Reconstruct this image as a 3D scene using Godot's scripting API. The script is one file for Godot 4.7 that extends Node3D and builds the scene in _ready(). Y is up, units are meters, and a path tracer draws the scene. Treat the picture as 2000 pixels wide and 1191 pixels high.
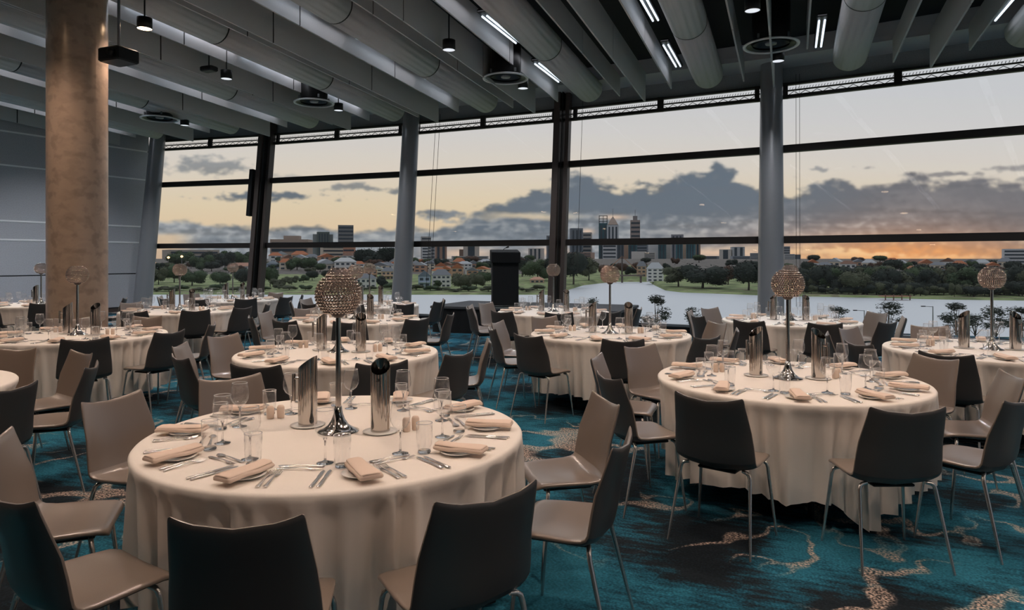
extends Node3D
# A hall laid for a banquet, looking out over a river to a city at dusk.
# World: x runs along the window wall, -z points to the windows, y is up, the floor is y = 0. The camera stands over the origin.

const FOCAL := 1333.0      # pixels, for a frame 2000 wide
const HORIZON := 506.0     # pixel row of the horizon
const EYE := 1.6
const YAW := 0.38676       # the camera looks this far to the left of -z
const WATER := -8.4
const TABLE_Y := 0.752     # top of the cloth
const TABLE_R := 0.9

var rng := RandomNumberGenerator.new()
var taken := {}
var mats := {}
var shapes := {}

# ------------------------------------------------------------------ places
func cam(x: float, depth: float, y := 0.0) -> Vector3:      # right and depth from the camera -> world
	return Vector3(cos(YAW) * x - sin(YAW) * depth, y, -(sin(YAW) * x + cos(YAW) * depth))

func at_px(px: float, depth: float, y := 0.0) -> Vector3:
	return cam((px - 1000.0) / FOCAL * depth, depth, y)

func facade(x: float, h := 0.0) -> float:                    # distance from the origin plane to the glass, which leans out
	return 15.1325 - 0.1397 * x - 0.0072 * x * x + 0.105 * h

func on_glass(x: float, h: float, inward := 0.0) -> Vector3:
	return Vector3(x, h, -(facade(x, h) - inward))

const LAND := [[150.0, -8.9], [165.0, -8.3], [190.0, -8.0], [230.0, -7.6], [270.0, -7.2], [330.0, -6.3], [420.0, -5.0], [560.0, -3.0], [750.0, -1.0], [1000.0, 1.6], [2000.0, 2.5], [5500.0, 4.0]]

func land(depth: float) -> float:
	for i in LAND.size() - 1:
		if depth <= LAND[i + 1][0]:
			return lerpf(LAND[i][1], LAND[i + 1][1], clampf((depth - LAND[i][0]) / (LAND[i + 1][0] - LAND[i][0]), 0.0, 1.0))
	return 4.0

func depth_at_row(row: float) -> float:                      # where the far bank's ground meets that pixel row
	var d := 160.0
	while d < 1500.0 and HORIZON + FOCAL * (EYE - land(d)) / d > row:
		d *= 1.01
	return d

# ------------------------------------------------------------------ naming
func numbered(called: String) -> String:
	var n: int = taken.get(called, 0)
	taken[called] = n + 1
	return called if n == 0 else "%s_%03d" % [called, n]

func tag(o: Node3D, label: String, category := "", group := "", kind := ""):
	if label: o.set_meta("label", label)
	if category: o.set_meta("category", category)
	if group: o.set_meta("group", group)
	if kind: o.set_meta("kind", kind)
	return o

func base(called: String, at := Vector3.ZERO, turn := 0.0) -> Node3D:
	var o := Node3D.new()
	o.name = numbered(called)
	add_child(o)
	o.position = at
	o.rotation.y = turn
	return o

func put(called: String, mesh: Mesh, m: Material, parent: Node3D = null, at := Vector3.ZERO, turn := 0.0) -> MeshInstance3D:
	var o := MeshInstance3D.new()
	o.name = called if parent else numbered(called)
	o.mesh = mesh
	o.material_override = m
	(parent if parent else self).add_child(o, true)
	o.position = at
	o.rotation.y = turn
	return o

func structure(o: Node3D, label := ""):
	o.set_meta("kind", "structure")
	if label: o.set_meta("label", label)
	return o

func copy_of(o: Node3D, at: Vector3, turn: float) -> Node3D:
	var stem := String(o.name).get_slice("_00", 0)
	var c: Node3D = o.duplicate()
	c.name = numbered(stem)
	add_child(c)
	c.position = at
	c.rotation.y = turn
	return c

# ------------------------------------------------------------------ shapes
func start() -> SurfaceTool:
	var st := SurfaceTool.new()
	st.begin(Mesh.PRIMITIVE_TRIANGLES)
	st.set_smooth_group(-1)
	return st

func done(st: SurfaceTool) -> ArrayMesh:
	st.generate_normals()
	return st.commit()

func quad(st: SurfaceTool, a: Vector3, b: Vector3, c: Vector3, d: Vector3, uvs := []):   # clockwise seen from the front
	var p := [a, b, c, a, c, d]
	var k := [0, 1, 2, 0, 2, 3]
	for i in 6:
		if uvs: st.set_uv(uvs[k[i]])
		st.add_vertex(p[i])

func tri(st: SurfaceTool, a: Vector3, b: Vector3, c: Vector3):
	st.add_vertex(a); st.add_vertex(b); st.add_vertex(c)

func solid(st: SurfaceTool, p: Array):      # eight corners: bottom ring 0-3 and top ring 4-7, both counter-clockwise seen from above
	quad(st, p[4], p[7], p[6], p[5])
	quad(st, p[0], p[1], p[2], p[3])
	for i in 4:
		var j := (i + 1) % 4
		quad(st, p[i], p[i + 4], p[j + 4], p[j])

func box(st: SurfaceTool, c: Vector3, s: Vector3, b := Basis.IDENTITY):
	var p := []
	for y in [-0.5, 0.5]:
		for q in [Vector2(-0.5, 0.5), Vector2(0.5, 0.5), Vector2(0.5, -0.5), Vector2(-0.5, -0.5)]:
			p.append(c + b * Vector3(q.x * s.x, y * s.y, q.y * s.z))
	solid(st, p)

func soft_box(st: SurfaceTool, c: Vector3, s: Vector3, e := 0.01, b := Basis.IDENTITY):   # with chamfered upright and level edges
	var ring := func(y: float, k: float) -> Array:
		var x := s.x / 2 - k
		var z := s.z / 2 - k
		var out := []
		for q in [[-x + e, z], [x - e, z], [x, z - e], [x, -z + e], [x - e, -z], [-x + e, -z], [-x, -z + e], [-x, z - e]]:
			out.append(c + b * Vector3(q[0], y, q[1]))
		return out
	var r := [ring.call(-s.y / 2, e), ring.call(-s.y / 2 + e, 0.0), ring.call(s.y / 2 - e, 0.0), ring.call(s.y / 2, e)]
	for k in 3:
		for i in 8:
			var j := (i + 1) % 8
			quad(st, r[k][i], r[k + 1][i], r[k + 1][j], r[k][j])
	for i in range(1, 7):
		tri(st, r[3][0], r[3][i + 1], r[3][i])
		tri(st, r[0][0], r[0][i], r[0][i + 1])

func box_mesh(s: Vector3) -> ArrayMesh:
	var key := "box %v" % s
	if not shapes.has(key):
		var st := start()
		box(st, Vector3.ZERO, s)
		shapes[key] = done(st)
	return shapes[key]

func lathe(st: SurfaceTool, profile: Array, sides := 24, c := Vector3.ZERO, smooth := true):   # profile of (radius, height), the outside going up
	for i in profile.size() - 1:
		var a: Vector2 = profile[i]
		var b: Vector2 = profile[i + 1]
		st.set_smooth_group(1 if smooth else -1)
		for k in sides:
			var t := TAU * k / sides
			var u := TAU * (k + 1) / sides
			var p := c + Vector3(a.x * cos(t), a.y, a.x * sin(t))
			var q := c + Vector3(a.x * cos(u), a.y, a.x * sin(u))
			var r := c + Vector3(b.x * cos(u), b.y, b.x * sin(u))
			var s := c + Vector3(b.x * cos(t), b.y, b.x * sin(t))
			if a.x < 1e-5: tri(st, p, r, s)
			elif b.x < 1e-5: tri(st, p, q, s)
			else: quad(st, p, q, r, s)
	st.set_smooth_group(-1)

func tube(st: SurfaceTool, path: Array, radii, sides := 8, squash := 1.0, up := Vector3.UP):
	var rings := []
	var n := path.size()
	for i in n:
		var f: Vector3 = (path[mini(i + 1, n - 1)] - path[maxi(i - 1, 0)]).normalized()
		var side := f.cross(up)
		side = side.normalized() if side.length() > 0.05 else f.cross(Vector3.RIGHT).normalized()
		var over := side.cross(f).normalized()
		var r: float = radii[i] if radii is Array else radii
		var ring := []
		for k in sides:
			var t := TAU * k / sides
			ring.append(path[i] + side * r * cos(t) + over * r * squash * sin(t))
		rings.append(ring)
	st.set_smooth_group(2)
	for i in n - 1:
		for k in sides:
			var j := (k + 1) % sides
			quad(st, rings[i][k], rings[i + 1][k], rings[i + 1][j], rings[i][j])
	st.set_smooth_group(-1)
	for k in range(1, sides - 1):
		tri(st, rings[0][0], rings[0][k], rings[0][k + 1])
		tri(st, rings[n - 1][0], rings[n - 1][k + 1], rings[n - 1][k])

func extrude_z(st: SurfaceTool, outline: Array, z0: float, z1: float, closed := true):   # outline in x, y; counter-clockwise seen from +z
	var n := outline.size()
	for i in (n if closed else n - 1):
		var a: Vector2 = outline[i]
		var b: Vector2 = outline[(i + 1) % n]
		quad(st, Vector3(a.x, a.y, z0), Vector3(a.x, a.y, z1), Vector3(b.x, b.y, z1), Vector3(b.x, b.y, z0))
	if closed:
		var idx := Geometry2D.triangulate_polygon(PackedVector2Array(outline))
		for i in range(0, idx.size(), 3):
			var a: Vector2 = outline[idx[i]]
			var b: Vector2 = outline[idx[i + 1]]
			var c: Vector2 = outline[idx[i + 2]]
			if (b - a).cross(c - a) > 0.0:
				var t := b; b = c; c = t
			tri(st, Vector3(a.x, a.y, z1), Vector3(b.x, b.y, z1), Vector3(c.x, c.y, z1))
			tri(st, Vector3(a.x, a.y, z0), Vector3(c.x, c.y, z0), Vector3(b.x, b.y, z0))

func between(st: SurfaceTool, a: Vector3, b: Vector3, w: float, h: float, up := Vector3.UP):   # a bar of w across and h along up
	var f := (b - a).normalized()
	var s := f.cross(up).normalized()
	var o := s.cross(f).normalized()
	box(st, (a + b) / 2, Vector3(w, h, a.distance_to(b)), Basis(s, o, -f))

# ------------------------------------------------------------------ materials
func mat(called: String, c := Color.WHITE, rough := 0.6, metal := 0.0) -> StandardMaterial3D:
	if not mats.has(called):
		var m := StandardMaterial3D.new()
		m.resource_name = called
		m.albedo_color = c
		m.roughness = rough
		m.metallic = metal
		mats[called] = m
	return mats[called]

func noise_map(freq: float, size := 512, octaves := 4, as_normal := false, bump := 4.0, colors := [], kind := FastNoiseLite.TYPE_SIMPLEX_SMOOTH) -> NoiseTexture2D:
	var n := FastNoiseLite.new()
	n.noise_type = kind
	n.frequency = freq
	n.fractal_octaves = octaves
	n.seed = int(freq * 1000) + octaves
	var t := NoiseTexture2D.new()
	t.width = size
	t.height = size
	t.seamless = true
	t.noise = n
	t.as_normal_map = as_normal
	t.bump_strength = bump
	if colors:
		var g := Gradient.new()
		g.offsets = PackedFloat32Array(colors.map(func(c): return c[0]))
		g.colors = PackedColorArray(colors.map(func(c): return c[1]))
		t.color_ramp = g
	return t

func textured(m: StandardMaterial3D, colors: Array, freq: float, metres: float, bump := 0.0, octaves := 5, world := true) -> StandardMaterial3D:
	m.albedo_texture = noise_map(freq, 512, octaves, false, 1.0, colors)
	m.uv1_triplanar = true
	m.uv1_world_triplanar = world
	m.uv1_scale = Vector3.ONE / metres
	if bump > 0.0:
		m.heightmap_enabled = true
		m.heightmap_texture = noise_map(freq * 1.7, 512, octaves)
		m.heightmap_scale = bump
	return m

func glow(called: String, c: Color, energy: float) -> StandardMaterial3D:
	var m := mat(called, c, 0.4)
	m.emission_enabled = true
	m.emission = c
	m.emission_energy_multiplier = energy
	return m

func pane_material(called: String, alpha: float, c := Color.WHITE) -> StandardMaterial3D:
	var m := mat(called, Color(c, alpha), 0.0)
	m.transparency = BaseMaterial3D.TRANSPARENCY_ALPHA
	return m

func grey(v: float, tint := 0.0) -> Color:
	return Color(v + tint * 0.5, v, v - tint * 0.5)

func speckle(c: Color, spread: float) -> Array:
	return [[0.25, c.darkened(spread)], [0.5, c], [0.75, c.lightened(spread * 0.6)]]

# ------------------------------------------------------------------ sky
func poly_y(pts: Array, x: float) -> float:
	if x <= pts[0][0]: return pts[0][1]
	for i in pts.size() - 1:
		if x <= pts[i + 1][0]:
			return lerpf(pts[i][1], pts[i + 1][1], (x - pts[i][0]) / (pts[i + 1][0] - pts[i][0]))
	return pts[-1][1]

const BANK_TOP := [[780, 520], [860, 470], [905, 425], [945, 400], [1000, 386], [1040, 370], [1110, 350], [1150, 346], [1230, 365], [1290, 351], [1350, 337], [1400, 319], [1440, 345], [1475, 366], [1600, 368], [1650, 356], [1740, 352], [1800, 346], [1900, 350], [2000, 356], [2300, 340], [2900, 350]]
const STRATUS_TOP := [[-900, 420], [0, 424], [310, 428], [420, 434], [530, 446], [620, 441], [690, 451], [740, 447], [820, 446], [870, 440], [960, 454], [1050, 448], [1120, 452]]
const BASE := [[-200, Color8(178, 187, 199)], [40, Color8(190, 196, 204)], [170, Color8(198, 201, 205)], [260, Color8(209, 206, 203)], [330, Color8(218, 208, 194)], [400, Color8(222, 204, 174)], [450, Color8(221, 197, 164)], [506, Color8(212, 178, 146)]]
const STREAKS := [[515, 384, 135, 9, 0.9], [690, 367, 60, 8, 0.6], [400, 322, 95, 20, 0.55], [770, 372, 24, 9, 0.7], [866, 422, 58, 10, 0.9], [985, 434, 115, 9, 0.85], [1850, 341, 85, 6, 0.7], [1602, 330, 22, 6, 0.6], [1690, 327, 14, 4, 0.4], [1990, 330, 60, 7, 0.6], [560, 345, 40, 6, 0.3]]

var sky_a := FastNoiseLite.new()
var sky_b := FastNoiseLite.new()

func far_sky(a: float, el: float) -> Color:       # the cloud cover that goes on all round
	var d := Vector3(sin(a) * cos(el), sin(el), -cos(a) * cos(el))
	var v := sky_a.get_noise_3d(d.x * 190, d.y * 420, d.z * 190) * 0.9 + 0.5 + sky_b.get_noise_3d(d.x * 400, d.y * 700, d.z * 400) * 0.5
	var c := Color8(100, 108, 118).lerp(Color8(152, 160, 170), clampf(v, 0, 1))
	return c.lerp(Color8(229, 232, 238).darkened(0.14 * clampf(1.0 - v, 0, 1)), smoothstep(0.3, 0.75, el))

func view_sky(a: float, el: float) -> Color:      # a: angle to the right of the view axis; from the photograph's clouds
	var px := 1000.0 + FOCAL * tan(clampf(a, -0.9, 0.9)) + (a - clampf(a, -0.9, 0.9)) * 3000.0
	var y := HORIZON - FOCAL / cos(clampf(a, -0.9, 0.9)) * tan(minf(el, 1.2))
	var w := sky_a.get_noise_2d(px * 0.8, y * 1.7)
	var w2 := sky_b.get_noise_2d(px * 0.9 + 300, y * 3.5)
	var fine := sky_a.get_noise_2d(px * 2.6 + 900, y * 5.2)
	var c: Color = BASE[0][1]
	for k in BASE.size() - 1:
		if y >= BASE[k][0]:
			c = BASE[k][1].lerp(BASE[k + 1][1], clampf((y - BASE[k][0]) / float(BASE[k + 1][0] - BASE[k][0]), 0, 1))
	c = c.lerp(Color8(205, 205, 206), smoothstep(900, 2000, px) * 0.35 * smoothstep(460, 250, y))
	if y < 290.0: return c
	var cover := 0.0
	for s in STREAKS:
		if absf(px - s[0]) > s[2] * 1.9: continue
		var e: float = 1.0 - Vector2((px - s[0] + w * 40) / s[2], (y - s[1] + w * 9) / s[3]).length() + fine * 0.7
		cover = maxf(cover, clampf(e * 1.8, 0, 1) * s[4])
	var st := poly_y(STRATUS_TOP, px) + w * 12 + fine * 5
	cover = maxf(cover, smoothstep(st - 3, st + 9, y) * smoothstep(1180, 1060, px) * (1.0 - 0.85 * smoothstep(395, 330, px) * smoothstep(452, 462, y)) * 0.95)
	var bt := poly_y(BANK_TOP, px) + w * 30 + fine * 12
	var bank := smoothstep(bt - 5, bt + 16, y)
	bank *= 1.0 - 0.75 * clampf(1.4 - Vector2((px - 1030) / 95.0, (y - 421 + w * 10) / 8.0).length(), 0, 1)
	cover = maxf(cover, bank * 0.97)
	var dark := Color8(92, 103, 115).lerp(Color8(140, 147, 154), clampf(smoothstep(405, 465, y) * 0.75 + w2 * 0.9 + fine * 0.35, 0, 1))
	dark = dark.lerp(Color8(128, 120, 120), smoothstep(1450, 1800, px) * 0.6)
	dark = dark.lerp(Color8(176, 180, 184), clampf((fine + w2 - 0.25) * 2.5, 0, 1) * smoothstep(415, 440, y) * 0.55)
	var band := sky_b.get_noise_2d(px * 0.55 + 700, y * 11.0) + 0.5 * fine
	dark = dark.lerp(Color8(182, 184, 184), clampf((band - 0.08) * 2.2, 0, 1) * smoothstep(400, 450, y) * 0.5)
	dark = dark.darkened(clampf((-band - 0.05) * 1.6, 0, 1) * 0.16)
	c = c.lerp(dark, cover)
	var warm := exp(-pow((px - 1760) / 210.0, 2) - pow((y - 500) / 27.0, 2))
	c = c.lerp(Color8(252, 172, 92), clampf(warm * (1.05 + fine * 0.5), 0, 1))
	var halo := exp(-pow((px - 1770) / 330.0, 2) - pow((y - 490) / 60.0, 2))
	c = c.lerp(Color8(214, 150, 112), clampf(halo * 0.55, 0, 1))
	c = c.lerp(Color8(255, 222, 170), clampf((band - 0.05) * 3.0, 0, 1) * exp(-pow((px - 1780) / 260.0, 2) - pow((y - 488) / 16.0, 2)) * 0.8)
	for g in [[1390, 494, 95, 9], [905, 495, 70, 12], [1075, 492, 40, 10], [1200, 424, 28, 5], [1147, 452, 14, 6]]:
		if absf(px - g[0]) < g[2] * 3.0:
			c = c.lerp(Color8(236, 200, 170), 0.75 * exp(-pow((px - g[0]) / g[2], 2) - pow((y - g[1]) / g[3], 2)))
	return c

func paint_sky() -> ImageTexture:
	sky_a.seed = 11; sky_a.frequency = 0.011; sky_a.fractal_octaves = 5
	sky_b.seed = 23; sky_b.frequency = 0.004; sky_b.fractal_octaves = 4
	var im := Image.create(512, 256, false, Image.FORMAT_RGB8)
	im.fill(Color8(104, 108, 110))
	for j in 129:
		var el := maxf(PI / 2 - PI * (j + 0.5) / 256.0, 0.001)
		for i in 512:
			var a := wrapf(TAU * (i + 0.5) / 512.0 + YAW, -PI, PI)
			var share := smoothstep(1.2, 0.66, absf(a)) * smoothstep(0.8, 0.42, el)
			var c := far_sky(a, el)
			im.set_pixel(i, j, c.lerp(view_sky(a, el), share) if share > 0.0 else c)
	im.resize(4096, 2048, Image.INTERPOLATE_CUBIC)
	for i in range(-428, 428):
		var a := TAU * (i + 0.5) / 4096.0
		var col := posmod(i - roundi(4096 * YAW / TAU), 4096)
		for j in range(772, 1025):
			im.set_pixel(col, j, view_sky(a, maxf(PI / 2 - PI * (j + 0.5) / 2048.0, 0.0005)))
	return ImageTexture.create_from_image(im)

# ------------------------------------------------------------------ the room
const BAYS := [-18.64, -14.36, -9.67, -5.17, -0.37, 4.3, 9.3]
const RAIL_LOW := 2.004
const RAIL_MID := 3.92
const RAIL_TOP := 5.04

func build_window(n: int):
	var x0: float = BAYS[n]
	var x1: float = BAYS[n + 1]
	var w: Node3D = structure(base("window_%d" % (n + 1)), "tall glazed bay leaning outward with two dark transoms")
	var glass := pane_material("window glass", 0.02)
	glass.metallic_specular = 0.27
	var dark: Material = mats["dark transom"]
	var p := func(t: float, h: float, k := 0.0) -> Vector3:
		var a := on_glass(x0, h, k)
		return a.lerp(on_glass(x1, h, k), t)
	for r in [[0.1, RAIL_LOW], [RAIL_LOW, RAIL_MID], [RAIL_MID, RAIL_TOP], [RAIL_TOP, 5.3]]:
		var st := start()
		quad(st, p.call(0, r[0]), p.call(0, r[1]), p.call(1, r[1]), p.call(1, r[0]))
		put("pane", done(st), glass, w)
	for r in [[RAIL_LOW, 0.15, 0.14], [RAIL_MID, 0.15, 0.14], [RAIL_TOP, 0.07, 0.1], [5.17, 0.025, 0.05], [5.31, 0.05, 0.1]]:
		var st := start()
		between(st, p.call(0, r[0], 0.05), p.call(1, r[0], 0.05), r[2], r[1])
		put("transom" if r[1] > 0.1 else "rail", done(st), dark, w)
	var st := start()
	between(st, p.call(0, 0.05, 0.05), p.call(1, 0.05, 0.05), 0.16, 0.12)
	put("bottom_rail", done(st), mats["black metal"], w)
	st = start()
	between(st, p.call(0, 0.14, 0.07), p.call(1, 0.14, 0.07), 0.1, 0.05)
	put("sill_strip", done(st), mats["steel"], w)
	st = start()
	quad(st, p.call(0, 5.33, -0.02), p.call(0, 5.75, -0.02), p.call(1, 5.75, -0.02), p.call(1, 5.33, -0.02))
	quad(st, p.call(1, 5.33, -0.05), p.call(1, 5.75, -0.05), p.call(0, 5.75, -0.05), p.call(0, 5.33, -0.05))
	put("blind_cassette", done(st), mats["blind fabric"], w)
	for t in [0.06, 0.5, 0.94]:
		st = start()
		between(st, p.call(t, 5.0, 0.06), p.call(t, 5.34, 0.06), 0.1 if t != 0.5 else 0.14, 0.06, Vector3.BACK)
		put("bracket", done(st), dark, w)
	st = start()
	var k := int((x1 - x0) / 0.11)
	for i in k:
		var a: Vector3 = p.call(float(i) / k, 5.08 if i % 2 else 5.15, 0.02)
		var b: Vector3 = p.call(float(i + 1) / k, 5.15 if i % 2 else 5.08, 0.02)
		between(st, a, b, 0.012, 0.012)
	for i in range(0, k * 2):
		var a: Vector3 = p.call((i + 0.5) / (k * 2.0), 5.2, 0.02)
		var b: Vector3 = p.call((i + 0.8) / (k * 2.0), 5.24, 0.02)
		between(st, a, b, 0.01, 0.01)
	tag(put("perforated_screen", done(st), mats["steel"], w), "", "", "", "stuff")

func build_room():
	mat("dark frame", Color8(84, 74, 70), 0.45, 0.2)
	mat("dark transom", Color8(46, 41, 39), 0.45, 0.2)
	mat("black metal", Color8(22, 23, 25), 0.45, 0.3)
	mat("steel", Color8(150, 152, 155), 0.35, 0.7)
	mat("chrome", Color8(205, 200, 195), 0.12, 1.0)
	var bf := mat("blind fabric", Color8(150, 156, 160), 0.9)
	textured(bf, speckle(Color8(250, 250, 250), 0.1), 0.05, 0.6)
	mat("white paint", Color8(196, 197, 200), 0.7)
	mat("dark ceiling", Color8(34, 36, 40), 0.85)
	var wallpaint := mat("dark wall", Color8(92, 92, 96), 0.8)
	textured(wallpaint, speckle(Color8(250, 250, 250), 0.06), 0.04, 1.0)
	build_floor()
	# ceiling slab over the fins, rising away from the windows
	var st := start()
	var c := []
	for y in [0.0, 0.2]:
		for q in [[-24.0, 8.0], [9.7, 8.0], [9.7, -16.6], [-24.0, -16.6]]:
			c.append(Vector3(q[0], 6.02 + 0.0459 * (q[1] + 15.0) + y, q[1]))
	solid(st, c)
	structure(put("ceiling", done(st), mats["dark ceiling"]), "dark ceiling above the hanging fins")
	st = start()
	box(st, Vector3(-7.2, 3.5, 7.1), Vector3(33.6, 7.4, 0.2))
	structure(put("wall_back", done(st), wallpaint), "plain grey rear wall")
	var side: Node3D = structure(base("wall_right", Vector3(9.45, 0, 0)), "glazed side wall with dark posts")
	for q in [[0.06, 0.12, 0.2], [2.0, 0.15, 0.14], [3.92, 0.15, 0.14], [6.2, 1.6, 0.2]]:
		put("transom", box_mesh(Vector3(q[2], q[1], 21.4)), mats["dark transom"], side, Vector3(0, q[0], -3.6))
	for k in 8:
		var z := 7.0 - 3.0 * k
		put("post", box_mesh(Vector3(0.2, 6.9, 0.12)), mats["dark frame"], side, Vector3(0, 3.45, z - 0.06))
		if k < 7:
			st = start()
			quad(st, Vector3(0, 0.1, z - 3.0), Vector3(0, 5.4, z - 3.0), Vector3(0, 5.4, z), Vector3(0, 0.1, z))
			var g := pane_material("window glass", 0.02)
			g.metallic_specular = 0.27
			put("pane", done(st), g, side)
	# soffit strip along the head of the glazing, with its fascia
	for n in BAYS.size() - 1:
		var a0: float = BAYS[n]
		var a1: float = BAYS[n + 1]
		st = start()
		c = []
		for y in [5.69, 5.79]:
			c.append_array([Vector3(a0, y, -(facade(a0, 5.7) - 0.95)), Vector3(a1, y, -(facade(a1, 5.7) - 0.95)), Vector3(a1, y, -(facade(a1, 5.7) + 0.1)), Vector3(a0, y, -(facade(a0, 5.7) + 0.1))])
		solid(st, c)
		between(st, Vector3(a0, 5.93, -(facade(a0, 5.7) - 0.93)), Vector3(a1, 5.93, -(facade(a1, 5.7) - 0.93)), 0.05, 0.3)
		structure(put("trim_%d" % (n + 1), done(st), mats["white paint"]), "pale soffit strip above the windows")
	for n in BAYS.size() - 1:
		build_window(n)
	build_columns()
	build_panel_wall()

func build_floor():
	var size := 1280
	var imgs := []
	for k in [[0.0042, 5, 3], [0.0062, 3, 8], [0.02, 3, 5], [0.33, 2, 9], [0.0024, 2, 14]]:
		var n := FastNoiseLite.new()
		n.noise_type = FastNoiseLite.TYPE_SIMPLEX_SMOOTH
		n.frequency = k[0]; n.fractal_octaves = k[1]; n.seed = k[2]
		imgs.append(n.get_seamless_image(size, size, false, false, 0.12).get_data())
	var streak := FastNoiseLite.new()
	streak.frequency = 0.03; streak.seed = 77
	var out := PackedByteArray()
	out.resize(size * size * 3)
	var teal := Vector3(33, 77, 94)
	var deep := Vector3(31, 38, 44)
	var lightt := Vector3(44, 106, 127)
	var tan_ := Vector3(186, 164, 150)
	var i := 0
	for p in size * size:
		var a: float = imgs[0][p] / 255.0
		var b: float = imgs[1][p] / 255.0
		var d: float = imgs[2][p] / 255.0
		var e: float = imgs[3][p] / 255.0
		var m: float = imgs[4][p] / 255.0
		var grain := e - 0.5
		var brush: float = imgs[2][((p / size) * 5 % size) * size + p % size] / 255.0 - 0.5
		var v := clampf((a - 0.5) * 2.8 + 0.48 + (d - 0.5) * 0.45 + brush * 0.9 + grain * 0.5, 0.0, 1.0)
		var c := deep.lerp(teal, minf(v * 2.0, 1.0)).lerp(lightt, maxf(v * 2.0 - 1.0, 0.0))
		var wide := 0.028 + 0.15 * clampf((m - 0.5) * 2.6, 0.0, 1.0) + 0.03 * (d - 0.5)
		var line := clampf((wide - absf(b - 0.5 + (d - 0.5) * 0.05)) / wide * 2.2, 0.0, 1.0) * clampf((m - 0.30) * 5.0, 0.0, 1.0)
		line *= clampf(0.62 + grain * 2.4, 0.0, 1.0)
		c = c.lerp(tan_, line)
		var rim := clampf(1.0 - absf(absf(b - 0.53) - 0.0) / 0.02, 0.0, 1.0) * clampf((m - 0.45) * 5.0, 0.0, 1.0)
		c = c.lerp(deep * 0.7, rim * 0.5 * (1.0 - line))
		out[i] = int(clampf(c.x * (1.0 + grain * 0.5), 0, 255)); out[i + 1] = int(clampf(c.y * (1.0 + grain * 0.5), 0, 255)); out[i + 2] = int(clampf(c.z * (1.0 + grain * 0.5), 0, 255))
		i += 3
	var m := mat("patterned carpet", Color.WHITE, 0.95)
	m.metallic_specular = 0.2
	m.albedo_texture = ImageTexture.create_from_image(Image.create_from_data(size, size, false, Image.FORMAT_RGB8, out))
	m.uv1_triplanar = true
	m.uv1_world_triplanar = true
	m.uv1_scale = Vector3.ONE / 7.0
	m.uv1_offset = Vector3(0.37, 0, 0.21)
	m.heightmap_enabled = true
	m.heightmap_texture = noise_map(0.22, 512, 2)
	m.heightmap_scale = 0.5
	var st := start()
	box(st, Vector3(-7.1, -0.15, -4.3), Vector3(33.6, 0.3, 25.0))
	structure(put("floor", done(st), m), "teal carpet with dark patches and speckled tan squiggles")

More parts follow.
